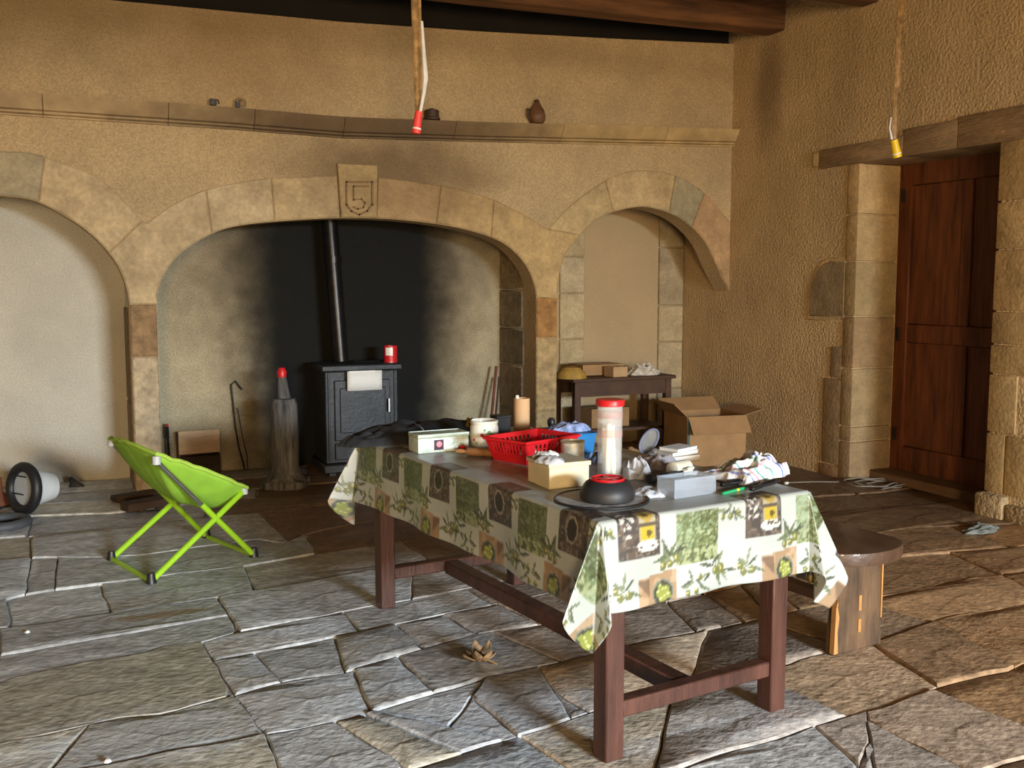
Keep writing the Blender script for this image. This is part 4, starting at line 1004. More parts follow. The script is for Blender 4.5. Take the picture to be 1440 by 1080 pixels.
tag(o, 'crumpled white tea towel with blue, green and pink stripes', 'towel')
p, q = T(1016, 697), T(1047, 689); d = q-p
o = thing('green_pen', 'green marker pen lying at the right table edge', 'pen', p, math.atan2(d.y, d.x)); L_ = d.length
Mx = Matrix.Translation((0, 0, .007)) @ Matrix.Rotation(math.pi/2, 4, 'Y')
MB().lathe([(0, 0), (.006, .001), (.006, L_*.6), (0, L_*.6)], 10, Mx).build('pen_body', plastic('green_plastic', (.02, .30, .12), .4), o)
MB().lathe([(0, L_*.6), (.0055, L_*.6), (.0055, L_*.72), (0, L_*.72)], 10, Mx).build('pen_band', plastic('yellow_band', (.6, .45, .05), .4), o)
MB().lathe([(0, L_*.72), (.0065, L_*.72), (.006, L_), (0, L_)], 10, Mx).build('pen_cap', MATS['green_plastic'], o)
for k, (p, q) in enumerate((((1014, 686), (1046, 680)), ((1056, 692), (1092, 680)))):
    p, q = T(*p), T(*q); d = q-p; L_ = d.length
    o = thing('hand_tool', ['black pliers lying before the striped towel', 'dark-handled tool sticking out under the striped towel'][k], 'tool', p, math.atan2(d.y, d.x))
    MB().box(0, L_*.4, -.010, .010, .003, .018).build('tool_head', M_iron, o, bevel=.004)
    for sg in (-1, 1): MB().tube([(L_*.35, sg*.004, .011), (L_*.6, sg*.014, .012), (L_, sg*.010, .012)], .006, 8).build('handle', M_black, o)

# ================================================================== GREEN FOLDING CHAIR
M_green = plastic('lime_tube', (.28, .52, .02), .35)
M_gfab = mat('lime_fabric', (.23, .44, .035), .8, .12, 10, bump=.001, bscale=300)
fA, fB, fC, fD = onz(157, 789), onz(213, 821), onz(357, 784), onz(291, 758)
def on_vplane(px, py, P, Q):
    n = (Q-P).cross(Vector((0, 0, 1))); d = ray(px, py); t = (P-CO).dot(n)/d.dot(n); return CO+d*t
cK1 = on_vplane(220, 648, fB, fC); cP2 = on_vplane(343, 690, fB, fC)
cP1 = on_vplane(157, 622, fA, fD)
cP4 = on_vplane(282, 672, fA, fD)
cc = (fA+fB+fC+fD)/4; cc.z = 0
ch = thing('folding_chair', 'lime green folding camp chair with slung fabric seat, seen from behind', 'chair', cc)
def lc(p): return Vector(p)-cc
for a, b, grey in ((fB, cP2, False), (fC, cK1, True), (fA, cP4, False), (fD, cP1, True)):
    a, b = lc(a)+Vector((0, 0, .014)), lc(b)
    if grey:
        m_ = a.lerp(b, .56)
        leg = MB().tube([a, m_], .016, 10).build('leg', M_green, ch); MB().tube([m_, b], .0125, 10).build('leg_sleeve', M_steel, leg)
    else: MB().tube([a, b], .016, 10).build('leg', M_green, ch)
    MB().lathe([(0, -.018), (.021, -.018), (.021, .024), (0, .028)], 12, Matrix.Translation(b)).build('corner_joint', mat('grey_joint', (.45, .47, .5), .4, .1, 20), ch)
for a, b in ((fA, fB), (fC, fD)):
    a, b = lc(a)+Vector((0, 0, .013)), lc(b)+Vector((0, 0, .013))
    MB().tube([a, b], .0145, 10).build('ground_bar', M_green, ch)
for f in (fA, fB, fC, fD):
    p = lc(f); MB().tube([p+Vector((0, 0, .001)), p+Vector((0, 0, .055))], [.028, .018], 10).build('foot_cap', M_black, ch)
# sling: a closed rounded rim through the four corners and a bowl of cloth below it
k1, p2, p4, p1 = lc(cK1), lc(cP2), lc(cP4), lc(cP1)
corners = [p1+Vector((-.01, 0, .02)), k1+Vector((0, -.01, .035)), p2+Vector((.015, -.01, .015)), p4+Vector((0, .02, .02))]
rim = []
for i in range(4):
    a, b = corners[i], corners[(i+1) % 4]; mid = (a+b)/2; ctr = sum(corners, Vector())/4
    for j in range(14):
        t = j/14; q = a.lerp(b, t); out = (mid-ctr).normalized(); rim.append(q+out*.035*math.sin(math.pi*t)+Vector((0, 0, .012*math.sin(math.pi*t)+.004*math.sin(9*t*math.pi))))
ctr = sum(rim, Vector())/len(rim); nr = len(rim); vs = []; fs = []; rings = 14
low = ctr+Vector((.02, -.03, -.22))
for k in range(rings+1):
    t = k/rings
    for j, p in enumerate(rim):
        q = p.lerp(Vector((low.x, low.y, p.z)), t*.96)
        sag = (low.z-ctr.z)*(1-(1-t)**2.2)
        zc = p.z*(1-t)+(ctr.z)*t
        vs.append((q.x, q.y, zc+sag+.006*noise.noise(Vector((q.x*9, q.y*9, 2)))*(1-t)))
for k in range(rings):
    for j in range(nr): fs.append((k*nr+j, k*nr+(j+1) % nr, (k+1)*nr+(j+1) % nr, (k+1)*nr+j))
fs.append(tuple(rings*nr+j for j in range(nr)))
sl = MB().add(vs, fs).build('sling_seat', M_gfab, ch, smooth=60)
so = sl.modifiers.new('thickness', 'SOLIDIFY'); so.thickness = .004; so.offset = 0
MB().tube([p+Vector((0, 0, .003*math.sin(i*2.3))) for i, p in enumerate(rim)], .011, 8, True).build('rim_hem', mat('lime_hem', (.32, .50, .06), .8, .15, 12), sl)

# ================================================================== LEFT-HAND CORNER
c = onz(40, 722); s_ = mpp(c)
bu = thing('rimmed_bucket', 'translucent plastic bucket with thick black rim lying on its side', 'bucket', c, 0)
R = 36*s_
ax_ = (Vector((CF.x, CF.y, 0)).normalized()*.84+CR*.52+Vector((0, 0, -.10))).normalized()
Mx = Matrix.Translation((-.02, 0, R*1.0)) @ ax_.to_track_quat('Z', 'Y').to_matrix().to_4x4()
MB().tube([Mx @ Vector((R*.84*math.cos(t), R*.84*math.sin(t), 0)) for t in np.linspace(0, 2*math.pi, 40, endpoint=False)], R*.20, 12, True).build('rim', plastic('black_tyre', (.012, .012, .014), .5), bu)
MB().lathe([(R*.72, .0), (R*.70, .08), (R*.52, .20), (0, .205), (0, .20), (R*.50, .195), (R*.68, .08), (R*.70, 0)], 32, Mx).build('bucket_wall', M_frost, bu)
for dy in (-.3, .42): MB().tube([Mx @ (Mx.to_3x3().inverted() @ (CR*-.43*R+Vector((0, 0, (dy+.12)*R)))), Mx @ (Mx.to_3x3().inverted() @ (CR*.48*R+Vector((0, 0, (dy-.05)*R))))], .005, 6).build('crossbar', M_black, bu)
c = onz(2, 742); s_ = mpp(c)
o = thing('inner_tube', 'grey rubber inner tube lying flat at the left edge of the floor', 'inner tube', c)
R = 40*s_
MB().tube([(R*.82*math.cos(t), R*.82*math.sin(t), R*.17) for t in np.linspace(0, 2*math.pi, 40, endpoint=False)], R*.18, 12, True).build('tube_ring', mat('grey_rubber', (.055, .06, .07), .6, .2, 12), o)
MB().tube([(R*.62, 0, R*.17), (R*.5, 0, R*.2)], .006, 8).build('valve', M_steel, o)
c = onz(-4, 716)
o = thing('leather_boot', 'red-brown leather ankle boot standing behind the grey inner tube', 'boot', c, .5)
M_boot = mat('red_leather', (.13, .04, .018), .5, .3, 14)
MB().add([(-.05,-.045,.02),(.13,-.045,.02),(.13,.045,.02),(-.05,.045,.02),(-.045,-.04,.12),(.10,-.035,.075),(.10,.035,.075),(-.045,.04,.12),(-.045,-.04,.22),(.03,-.035,.22),(.03,.035,.22),(-.045,.04,.22),(.03,-.04,.12),(.03,.04,.12)],
  [(3,2,1,0),(0,1,5,12,4),(1,2,6,5),(2,3,7,13,6),(5,6,13,12),(0,4,7,3),(4,12,9,8),(12,13,10,9),(13,7,11,10),(7,4,8,11),(8,9,10,11)]).build('upper', M_boot, o, bevel=.012, segs=2)
MB().box(-.055, .135, -.048, .048, 0, .022).build('sole', M_black, o, bevel=.006)
c = onz(103, 686)
o = thing('rubber_flap', 'small black rubber wedge standing against the pale wall', 'wedge', c, -.2)
MB().prism([(-.03, 0), (.09, 0), (.07, .02), (-.01, .085), (-.03, .08), (-.02, .045)], 'y', -.02, .02).build('wedge_body', M_black, o, bevel=.005)
MB().box(-.035, .1, -.03, .03, 0, .008).build('wedge_base', M_black, o, bevel=.003)
# boards behind the chair, crate with pale board, tongs, poker
for k, (a, b, lab) in enumerate((((160, 708), (250, 694), 'dark charred board lying behind the green chair'), ((175, 722), (232, 712), 'short brown board lying in front of the left stone pier'))):
    p, q = onz(*a), onz(*b); d = q-p
    o = thing('old_board', lab, 'board', p, math.atan2(d.y, d.x))
    MB().box(0, d.length, -.06, .06, .012, .05+.02*k).build('plank', mat('charred_wood', (.045, .025, .014), .8, .5, 6, stretch=(.4, 3, 3)), o, bevel=.006)
    for x in (.08, d.length-.08): MB().box(x, x+.05, -.05, .05, .0, .012).build('batten', MATS['charred_wood'], o)
c = onz(277, 668)+Vector((0.02, -.06, 0)); s_ = mpp(c)
o = thing('wooden_crate', 'small crate with a pale fresh-cut front board beside the hearth', 'crate', c, .05)
w2 = 28*s_; hh = 65*s_
MB().box(-w2, w2, -.004, .014, hh*.50, hh).build('front_board', mat('fresh_pine', (.72, .50, .30), .6, .2, 7, stretch=(.5, 3, 3)), o, bevel=.003)
MB().box(-w2, w2, 0, .014, 0, hh*.44).build('front_board', MATS['charred_wood'], o, bevel=.003)
for x in (-w2, w2-.014): MB().box(x, x+.014, .014, .14, 0, hh*.95).build('side_board', M_sill, o, bevel=.003)
MB().box(-w2, w2, .126, .14, 0, hh*.95).build('back_board', M_sill, o); MB().box(-w2+.014, w2-.014, .014, .126, 0, .014).build('bottom_board', M_sill, o)
for k, (px, z1, lab) in enumerate(((228, .34, 'black fire tongs leaning by the left pier'), (240, .33, 'black fire shovel with red-tipped handle leaning by the left pier'))):
    c = onz(px, 672)
    o = thing('fire_tool', lab, 'fire tool', c)
    MB().tube([(0, 0, .01), (-.01, .03, z1)], .010, 8).build('shaft', M_iron, o); MB().tube([(-.01, .03, z1-.02), (-.012, .033, z1+.07)], .014, 8).build('grip', M_black, o)
    MB().box(-.025, .025, -.012, .012, 0, .07).build('tool_head', M_iron, o, bevel=.004)
    if k: MB().tube([(-.012, .033, z1+.07), (-.012, .034, z1+.09)], .011, 8).build('tip', M_red, o)
pts = [ony(x, y, YB-.03) for x, y in ((340, 548), (331, 536), (325, 541), (327, 560), (331, 600), (336, 630), (343, 655), (345, 668))]
c = pts[-1].copy(); c.z = 0
o = thing('hearth_cable', 'thin black hooked rod hanging down the sooty hearth wall', 'rod', c)
MB().tube([p-c for p in pts], .007, 8).build('rod', M_iron, o); MB().tube([pts[1]-c, pts[1]-c+Vector((0, .05, 0))], .006, 6).build('wall_peg', M_iron, o)
pts = [ony(x, y, YB-.05) for x, y in ((334, 575), (340, 610), (347, 640), (349, 668))]
c = pts[-1].copy(); c.z = 0
o = thing('hearth_wire', 'thin black wire beside the hooked rod on the hearth wall', 'wire', c); MB().tube([p-c for p in pts], .004, 6).build('wire_run', M_iron, o); MB().tube([pts[0]-c, pts[0]-c+Vector((0, .06, 0))], .004, 6).build('wall_peg', M_iron, o)

# ================================================================== STOVE AND HEARTH
M_cast = mat('cast_iron', (.028, .030, .034), .5, .35, 9, metal=.3, bump=.003, bscale=35)
c = onz(512, 685); SX0 = ony(458, 600, 7.62).x; SX1 = ony(560, 600, 7.62).x
sw = SX1-SX0; sc_ = Vector(((SX0+SX1)/2, 7.62, 0))
sv = thing('wood_stove', 'black cast iron wood stove standing in the hearth', 'stove', sc_)
h1 = ony(520, 512, 7.62).z
MB().box(-sw/2, sw/2, 0, .38, .10, h1-.05).build('stove_body', M_cast, sv, bevel=.008)
MB().box(-sw/2-.03, sw/2+.03, -.03, .41, h1-.05, h1).build('top_plate', M_cast, sv, bevel=.01)
MB().box(-sw/2-.03, sw/2+.03, -.05, .40, .03, .10).build('base_plate', M_cast, sv, bevel=.01)
for x in (-sw/2+.02, sw/2-.07):
    for y in (-.02, .32): MB().box(x, x+.05, y, y+.05, 0, .03).build('foot', M_cast, sv)
dr = MB().box(-sw/2+.07, sw/2-.07, -.02, .0, .28, h1-.12).build('stove_door', M_cast, sv, bevel=.006)
MB().box(-sw/2+.11, sw/2-.11, -.03, -.015, .34, h1-.18).build('door_panel', M_cast, dr, bevel=.006)
MB().tube([(sw/2-.09, -.02, .50), (sw/2-.09, -.055, .50), (sw/2-.09, -.055, .60)], .008, 8).build('door_handle', M_steel, dr)
MB().box(-sw/2+.07, sw/2-.07, -.018, .0, .13, .26).build('ash_drawer', M_cast, sv, bevel=.005)
for x in (-sw/2+.02, sw/2-.035): MB().box(x, x+.015, -.012, .0, .12, h1-.06).build('corner_bead', M_cast, sv, bevel=.003)
MB().box(-.0, sw/2-.02, .22, .34, h1, h1+.006).build('hot_plate', M_cast, sv, bevel=.004)
# flue pipe
pb = ony(479, 500, 7.9); pt = ony(463, 300, 7.95)
pipe = thing('flue_pipe', 'dark metal flue pipe rising from the stove into the chimney', 'pipe', (pb.x, pb.y, h1+.008))
top_ = Vector((pt.x-pb.x, pt.y-pb.y, 3.2-h1)); dirp = Vector((pt.x-pb.x, pt.y-pb.y, pt.z-pb.z)); top_ = dirp*((3.2-h1)/dirp.z)
M_pipe = mat('black_flue', (.02, .02, .021), .32, .3, 12, metal=.7)
MB().tube([Vector((0, 0, 0)), top_], .062, 24).build('pipe_length', M_pipe, pipe)
for t in (.34, .62): MB().tube([top_*t, top_*t+Vector((0, 0, .05))], .068, 24).build('collar', M_pipe, pipe)
# red can on the stove
c = Vector((ony(549, 498, 7.75).x, 7.75, h1+.001)); s_ = mpp(c)
o = thing('red_can', 'small red and white can standing on the stove top', 'can', c); R = 9.5*s_; Hh = 23*s_
MB().lathe([(0, 0), (R, 0), (R, Hh), (R*.9, Hh), (R*.9, Hh-.004), (0, Hh-.004)], 20).build('can_body', M_red, o)
MB().lathe([(R*1.01, Hh*.35), (R*1.03, Hh*.35), (R*1.03, Hh*.85), (R*1.01, Hh*.85)], 20, Matrix.Scale(1, 4)).build('can_rim', M_tin, o).scale = (1, 1, .02)
a = math.atan2(-c.y, -c.x)
mb = MB(); vs = []
for t in np.linspace(-.75, .35, 7): vs += [(R*1.02*math.cos(a+t), R*1.02*math.sin(a+t), Hh*.42), (R*1.02*math.cos(a+t), R*1.02*math.sin(a+t), Hh*.9)]
mb.add(vs, [(2*i, 2*i+2, 2*i+3, 2*i+1) for i in range(6)]).build('white_label', M_white, o)
# newspaper hung on the stove front
p0, p1 = ony(487, 522, 7.58), ony(536, 520, 7.58); z1 = p0.z; z0 = ony(500, 549, 7.58).z
o = thing('newspaper_sheet', 'pale folded paper tucked against the stove door', 'paper', ((p0.x+p1.x)/2, 7.555, z0))
w2 = (p1.x-p0.x)/2
mb = MB(); n = 8; vs = []; fs = []
for i in range(n+1):
    u = i/n
    for v in (0, .5, 1): vs.append((-w2+2*w2*u, -.006*math.sin(u*5)-.004*v, (z1-z0)*v*(1-.25*u*(1-v))))
for i in range(n):
    for v in (0, 1): fs.append((i*3+v, i*3+3+v, i*3+4+v, i*3+1+v))
ob_ = mb.add(vs, fs).build('sheet', M_paper, o); ob_.modifiers.new('t', 'SOLIDIFY').thickness = .004
MB().box(-w2*.9, w2*.6, -.010, -.004, (z1-z0)*.9, (z1-z0)*1.02).build('fold', M_paper, o, bevel=.002)
# charred post on a flared foot, left of the stove
c = onz(402, 684)
o = thing('charred_post', 'weathered grey turned post on a flared foot left of the stove', 'post', c); s_ = mpp(c)
M_char = mat('charred_grey_wood', (.045, .043, .042), .8, .6, 9, bump=.008, bscale=20, stretch=(3, 3, .4), col2=(.10, .095, .09))
MB().lathe([(0, 0), (.16, 0), (.165, .05), (.12, .09), (.10, .13), (.105, .3), (.10, .62), (.085, .66), (.0, .67)], 14).build('shaft', M_char, o)
for a in range(4): MB().box(.08, .20, -.04, .04, 0, .06, Matrix.Rotation(a*math.pi/2+.4, 4, 'Z')).build('foot', M_char, o, bevel=.012)
MB().tube([(0, 0, .66), (-.01, 0, .82)], [.05, .03], 12).build('neck', M_char, o)
MB().lathe([(0, .82), (.032, .82), (.036, .86), (.02, .89), (0, .892)], 14, Matrix.Translation((-.01, 0, 0))).build('red_knob', M_red, o)
# sticks leaning on the right side of the hearth
for k, (a, b) in enumerate((((684, 606), (698, 515)), ((690, 606), (702, 530)))):
    p = ony(*a, 7.85); q = ony(*b, 8.05); p.z = 0.012
    o = thing('leaning_stick', ['reddish stick leaning at the right side of the hearth', 'thin dark stick leaning beside the reddish stick', 'short grey stick leaning against the hearth stones'][k], 'stick', (p.x, p.y, 0))
    d = q-p
    if k == 2: d = Vector((.09, .25, .8))
    MB().tube([Vector((0, 0, .012)), d*.5+Vector((.006, 0, .012)), d+Vector((0, 0, .012))], .013-.003*k, 7).build('stick_shaft', mat('stick_%d' % k, ((.16, .05, .03), (.07, .04, .03), (.2, .17, .13))[k], .8, .3, 12), o)

# ================================================================== RIGHT RECESS: side table and boxes
tx0, tx1 = ony(788, 530, 7.75).x, ony(930, 530, 7.75).x; tz = ony(850, 530, 7.6).z
st_ = thing('side_table', 'small dark wooden side table in the niche under the right arch', 'table', (tx0, 7.50, 0))
tw = tx1-tx0; td = .5
M_dkwood = mat('dark_walnut', (.07, .032, .016), .6, .35, 6, bump=.002, bscale=30)
MB().box(0, tw, 0, td, tz-.03, tz).build('table_top', M_dkwood, st_, bevel=.005)
for x in (.03, tw-.09):
    for y in (.03, td-.09): MB().box(x, x+.06, y, y+.06, 0, tz-.03).build('leg', M_dkwood, st_, bevel=.004)
MB().box(.03, tw-.03, .04, .06, tz-.16, tz-.03).build('apron', M_dkwood, st_); MB().box(.03, tw-.03, td-.06, td-.04, tz-.16, tz-.03).build('apron', M_dkwood, st_)
sh_ = MB().box(.05, tw-.05, .05, td-.05, .22, .245).build('lower_shelf', M_dkwood, st_)
def onst(px, Y): return Vector((ony(px, 520, Y).x, Y, tz+.001))
c = onst(803, 7.62); s_ = mpp(c)
o = thing('straw_dome', 'round golden straw dome on the left end of the side table', 'basket', c); R = 22*s_
MB().lathe([(0, 0), (R, 0), (R*.98, .012), (R*.86, .05), (R*.6, .085), (R*.25, .10), (0, .102)], 28).build('dome', mat('golden_straw', (.40, .24, .05), .7, .25, 14, bump=.003, bscale=60), o)
for z, rr_ in ((.012, .99), (.05, .875), (.085, .62)): MB().tube([(R*rr_*math.cos(t), R*rr_*math.sin(t), z) for t in np.linspace(0, 2*math.pi, 28, endpoint=False)], .004, 6, True).build('coil', MATS['golden_straw'], o)
def carton(name, label, c, rz, w, d, h, open_=False, m=M_card):
    o = thing(name, label, 'box', c, rz); t = .006
    for x0, x1, y0, y1 in ((-w, w, -d, -d+t), (-w, w, d-t, d), (-w, -w+t, -d+t, d-t), (w-t, w, -d+t, d-t)): MB().box(x0, x1, y0, y1, 0, h).build('side', m, o)
    MB().box(-w, w, -d, d, 0, t).build('bottom', m, o)
    if open_:
        for sx, sy in ((0, -1), (0, 1), (-1, 0), (1, 0)):
            L_ = (w if sy else d); dep = d*.75 if sy else w*.6; ang = {(0, -1): 2.5, (0, 1): .6, (-1, 0): .75, (1, 0): .25}[(sx, sy)]
            M = Matrix.Translation((sx*w, sy*d, h)) @ Matrix.Rotation(math.atan2(sy, sx), 4, 'Z') @ Matrix.Rotation(-ang if not (sx == 0 and sy == -1) else .95, 4, 'Y')
            MB().box(0, dep, -L_*.98, L_*.98, 0, .005, M).build('flap', m, o)
    else:
        MB().box(-w+.001, w-.001, -d+.001, d-.001, h-t, h).build('lid', m, o); MB().box(-w*1.002, w*1.002, -.02, .02, h-.0005, h+.001).build('tape', mat('parcel_tape', (.40, .27, .13), .4, .1, 8), o)
    return o
c = onst(838, 7.82)
carton('carton', 'flat tan carton on the side table behind the straw dome', c, 0, .20, .13, .10)
c = onst(866, 7.58)
carton('carton', 'small tan carton at the front of the side table', c, .1, .075, .07, .09, m=mat('tan_carton', (.45, .28, .14), .8, .1, 8))
o = heap(.17, .12, .12, 21.3, 40, .55, 3.2).build('lace_bundle', mat('dusty_white_lace', (.55, .50, .42), .9, .4, 40, bump=.004, bscale=60), None, loc=onst(905, 7.68)); tag(o, 'dusty white lace bundle at the right end of the side table', 'cloth')
# stacked wooden box right of the side table, big open carton against the wall
bx0 = ony(985, 620, 7.15)
cbx = onz(992, 655)
carton('open_carton', 'large open brown cardboard box standing by the right wall', Vector((4.84, 6.98, 0)), -.12, .27, .22, .42, True)
o = heap(.17, .13, .10, 31.3, 30, .5).build('packing_rag', mat('grey_green_rag', (.14, .14, .11), .9, .4, 12), None, loc=Vector((4.84, 6.98, .008))); tag(o, 'greyish rag in the bottom of the open cardboard box', 'rag')
MB().box(-.012, .012, -.003, .0, 0, .40).build('tape_strip', mat('green_tape', (.05, .09, .08), .5, .2, 8), bpy.data.objects['open_carton'], loc=(-.26, -.2205, 0))
carton('carton', 'low tan carton on the floor under the side table', Vector((tx0+.42, 7.74, .246)), .1, .2, .12, .17)
for k, (x, y, lab, mm, rx, hh) in enumerate(((4.35, 7.0, 'dark folded sack on the floor before the side table', M_grey, .2, .16), (4.05, 6.9, 'brown wicker-coloured bundle on the floor before the niche', M_card, .15, .22))):
    o = heap(rx, rx*.7, hh, 41+k, 30, .4).build('floor_sack', mm, None, loc=(x, y, .012)); tag(o, lab, 'sack')

# ================================================================== BENCH AND FLOOR LITTER ON THE RIGHT
M_bench = mat('dark_bench_wood', (.07, .036, .020), .5, .35, 5, bump=.003, bscale=25, stretch=(1.5, .4, 1.5), coat=.2)
M_bleg = mat('worn_bench_leg', (.035, .021, .013), .7, .5, 5, bump=.006, bscale=20, stretch=(2, 2, .5), col2=(.10, .055, .026))
b0, b1 = onz(1172, 924), onz(1240, 906)
d = (b1-b0); d.z = 0; rz = math.atan2(d.y, d.x); lw = d.length
bn = thing('wooden_bench', 'low dark wooden bench with rounded plank seat beside the table', 'bench', b0, rz)
bh_ = .43
poly = [(-.03, 1.25)]+[(-.03, .12)]
for t in np.linspace(math.pi, 2*math.pi, 14): poly.append((lw/2+.045+(lw/2+.085)*math.cos(t), .07+.15*math.sin(t)))
poly += [(lw+.13, .12), (lw+.13, 1.25)]
MB().prism(poly, 'z', bh_-.055, bh_).build('seat', M_bench, bn, bevel=.008, segs=2)
for y in (.0, 1.0):
    lp = [(0, 0), (lw, 0), (lw-.012, .15), (lw-.02, bh_-.055), (.012, bh_-.055), (.02, .2)]
    MB().prism(lp, 'y', y+.0, y+.055).build('leg', M_bleg, bn, bevel=.008)
MB().box(lw/2-.03, lw/2+.03, .055, 1.0, .16, .2).build('stretcher', M_bench, bn)
MB().box(lw/2-.008, lw/2+.008, -.004, .0, .08, .135).build('mortise', mat('bare_wood', (.38, .19, .06), .7, .2, 9), bn)
MB().box(lw/2-.008, lw/2+.008, -.004, .0, .17, .235).build('mortise', MATS['bare_wood'], bn)
MB().prism([(-.002, .01), (.022, .01), (.016, .10), (.024, .16), (.012, .21), (.016, .21), (.014, .23), (.004, .2)], 'y', -.003, .02).build('worn_edge', MATS['bare_wood'], bn)
MB().box(lw-.018, lw-.010, -.003, .02, .12, .36).build('worn_edge', MATS['bare_wood'], bn)
# coil of cable
c = onz(1246, 684)
o = thing('cable_coil', 'loose coil of thin grey cable lying before the door threshold', 'cable', c)
cr = random.Random(4)
for k in range(3):
    pts = []
    for i in range(40):
        t = i/39*2*math.pi*1.3+k*1.9; r_ = .13+.03*k+.02*math.sin(3*t+k)
        pts.append((r_*math.cos(t)*1.1-.05*k, r_*math.sin(t)*.8+.03*k, .018+.006*k+.004*math.sin(5*t)))
    MB().tube(pts, .005, 6).build('cable_loop', mat('grey_cable', (.20, .17, .14), .5, .2, 9), o)
for a, b in (((1240, 692), (1297, 684)), ((1277, 668), (1330, 688))):
    p, q = onz(*a)-c, onz(*b)-c; MB().tube([p+Vector((0, 0, .02)), p.lerp(q, .5)+Vector((.02, .03, .028)), q+Vector((0, 0, .02))], .005, 6).build('cable_end', MATS['grey_cable'], o)
p, q = onz(1108, 682), onz(1180, 681); d = q-p
o = thing('floor_cable', 'straight pale cable on the dark floor beyond the table', 'cable', p); MB().tube([(0, 0, .018), tuple(d*.5+Vector((0, .02, .018))), tuple(d+Vector((0, 0, .018)))], .005, 6).build('cable_run', MATS['grey_cable'], o)
MB().box(-.03, 0, -.008, .008, .008, .026).build('plug', M_paper, o)
o = heap(.135, .075, .05, 51.3, 36, .6, 2.4, edge=.4).build('grey_rag', mat('blue_grey_rag', (.16, .18, .17), .9, .3, 18), None, loc=onz(1380, 748)+Vector((0, 0, .008)), rotz=.2); tag(o, 'crumpled blue-grey rag on the floor by the near door jamb', 'rag')
# dry curled leaf
c = onz(676, 934)
o = thing('dried_leaf', 'curled brown dried leaf with fringed lobes on the flagstones', 'leaf', c+Vector((0, 0, .008)), -.3); s_ = mpp(c)
M_leaf = mat('dry_leaf', (.10, .06, .03), .8, .5, 22, bump=.003, bscale=60, col2=(.24, .155, .08))
for k in range(7):
    a = -2.9+k*.95; L_ = (.062, .055, .06, .05, .058, .06, .052)[k]; mb = MB(); vs = []; fs = []
    for i in range(7):
        t = i/6; w = .024*math.sin(math.pi*min(1, t*.9+.08)); rr_ = .012+L_*t
        for v in (-1, 0, 1): vs.append((rr_*math.cos(a)-v*w*math.sin(a), rr_*math.sin(a)+v*w*math.cos(a), .004+.055*t**1.6*(1 if k % 3 else .5)+.012*abs(v)))
    for i in range(6):
        for v in (0, 1): fs.append((i*3+v, i*3+3+v, i*3+4+v, i*3+1+v))
    lf = mb.add(vs, fs).build('lobe', M_leaf, o); lf.modifiers.new('t', 'SOLIDIFY').thickness = .003
MB().tube([(0, 0, .006), (.03, -.01, .012), (.06, -.035, .004)], .004, 6).build('stalk', M_leaf, o)
for k, (px, py, lab) in enumerate(((39, 893, 'tiny white paper scrap on the grey flagstones at far left'), (152, 1076, 'small white paper scrap at the bottom edge of the floor'))):
    o = heap(.012, .010, .012, 60+k, 10, .3).build('paper_scrap', M_paper, None, loc=onz(px, py)+Vector((0, 0, .011))); tag(o, lab, 'scrap')

# ================================================================== ON THE CORNICE
def oncor(px, d=.07):
    x = ony(px, 165, YA-d).x; return Vector((x, YA-d, corn_z(x)+.150))
M_dark = mat('dark_brown_clay', (.06, .03, .018), .6, .4, 14)
c = oncor(755, .04); s_ = mpp(c)
o = thing('clay_jug', 'small brown clay pinecone jug standing on the cornice', 'jug', c); k_ = s_
MB().lathe([(0, 0), (9*k_, 0), (12*k_, 5*k_), (12.5*k_, 11*k_), (10*k_, 19*k_), (6*k_, 25*k_), (4*k_, 29*k_), (0, 30*k_)], 20).build('jug_body', mat('brown_clay', (.14, .065, .03), .55, .4, 16), o)
MB().lathe([(0, 29*k_), (3*k_, 29*k_), (4*k_, 31*k_), (2*k_, 33*k_), (0, 33*k_)], 12).build('stopper', M_dark, o)
MB().tube([(-10*k_, 0, 18*k_), (-14*k_, 0, 20*k_), (-14*k_, 0, 10*k_), (-11*k_, 0, 6*k_)], 1.6*k_, 8).build('handle', M_dark, o)
c = oncor(607, .04); s_ = mpp(c)
o = thing('iron_weight', 'dark squat block on the cornice beside the red flypaper tip', 'block', c)
MB().lathe([(0, 0), (12*s_, 0), (12*s_, 3*s_), (10.5*s_, 4*s_), (10.5*s_, 13*s_), (9*s_, 14*s_), (0, 14*s_)], 20).build('block_body', M_dark, o); MB().lathe([(0, 14*s_), (4*s_, 14*s_), (3*s_, 16*s_), (0, 16*s_)], 10).build('block_knob', M_dark, o)
c = oncor(300, .06); s_ = mpp(c)
o = thing('iron_hook', 'tiny black iron hook on the left part of the cornice', 'hook', c)
MB().box(-4*s_, 4*s_, -.01, .01, 0, 9*s_).build('hook_base', M_black, o, bevel=.003); MB().tube([(3*s_, 0, 8*s_), (7*s_, 0, 8*s_), (8*s_, 0, 3*s_)], 1.2*s_, 6).build('hook_arm', M_iron, o)
c = oncor(339, .06); s_ = mpp(c)
o = thing('metal_ring', 'small pale metal ring standing on the left part of the cornice', 'ring', c)
MB().tube([(6*s_*math.cos(t), 0, 6.5*s_+6*s_*math.sin(t)) for t in np.linspace(0, 2*math.pi, 20, endpoint=False)], 1.5*s_, 8, True).build('ring_loop', mat('old_brass', (.25, .19, .10), .5, .2, 9, metal=.5), o)
MB().box(-7*s_, -1*s_, -.008, .008, 0, 8*s_).build('ring_clip', M_black, o, bevel=.002)

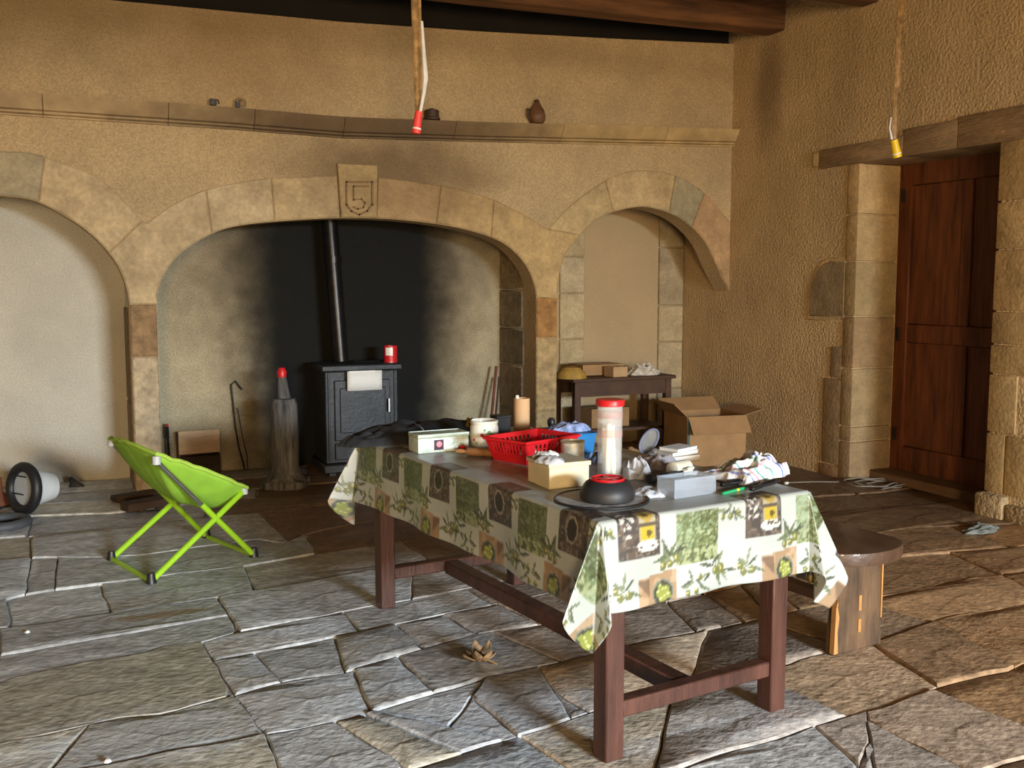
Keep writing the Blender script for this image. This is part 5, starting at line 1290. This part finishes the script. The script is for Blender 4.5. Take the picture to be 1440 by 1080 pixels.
# ================================================================== FLYPAPER STRIPS HANGING FROM THE BEAMS
M_fly = mat('amber_flypaper', (.20, .105, .03), .35, .4, 20, col2=(.30, .18, .07))
def flypaper(name, label, top_px, mid, tip_top, tip_bot, Y, w_top, w_bot, colm, twist, thick=1.0):
    a = ony(*top_px, Y); b = ony(*tip_top, Y); e = ony(*tip_bot, Y); s_ = mpp(b)
    a = a+(a-b).normalized()*((3.53-a.z)/max(.05, (a-b).normalized().z)) if a.z < 3.53 else a
    o = thing(name, label, 'flypaper', (b.x, b.y, e.z))
    org = Vector((b.x, b.y, e.z)); n = 40; vs = []; fs = []
    for i in range(n+1):
        t = i/n; p = a.lerp(b, t); w = (w_top*(1-t)+w_bot*t)*s_; an = -YAW+.35*math.sin(twist*t*2.2)+.15*math.sin(t*9)
        sd = Vector((math.cos(an), math.sin(an), 0)); nn = Vector((-sd.y, sd.x, 0))
        for v in (-.5, -.17, .17, .5): vs.append(tuple(p-org+sd*w*v+nn*w*.35*(1-4*v*v)*.6))
    for i in range(n):
        for v in range(3): fs.append((i*4+v, i*4+4+v, i*4+5+v, i*4+1+v))
    ob_ = MB().add(vs, fs).build('sticky_strip', M_fly, o, smooth=60); ob_.modifiers.new('t', 'SOLIDIFY').thickness = .002
    if mid:
        pts = [ony(x, y, Y-.01)-org for x, y in mid]
        MB().tube(pts, [max(.0025, r_*s_*thick) for r_ in (2.2, 2.6, 4.2, 3.0, 2.0)][:len(pts)], 8).build('curled_edge', mat('pale_backing', (.62, .60, .56), .4, .15, 20), o)
    MB().tube([b-org+Vector((0, 0, .01)), e-org], [5.2*s_, 6.4*s_], 16).build('canister', colm, o)
    q = (b-org).lerp(e-org, .72); q2 = (b-org).lerp(e-org, .80)
    MB().tube([q, q2], [6.5*s_, 6.6*s_], 16).build('canister_band', M_paper, o)
    MB().tube([a-org+Vector((0, 0, .0)), a-org+Vector((0, 0, .03))], .004, 6).build('drawing_pin', M_steel, o)
flypaper('flypaper_strip', 'amber flypaper strip with red canister tip hanging before the cornice', (585, 0), [(593, 30), (595, 60), (598, 110), (596, 130), (590, 162)], (589, 160), (585, 188), 4.65, 17, 11, plastic('coral_plastic', (.75, .06, .05), .4), 2.2)
flypaper('flypaper_strip', 'amber flypaper strip with yellow canister tip hanging near the door', (1268, 0), [(1253, 165), (1251, 180), (1254, 196)], (1257, 199), (1262, 221), 4.65, 11, 8, plastic('yellow_plastic', (.75, .52, .01), .4), 1.4, .45)
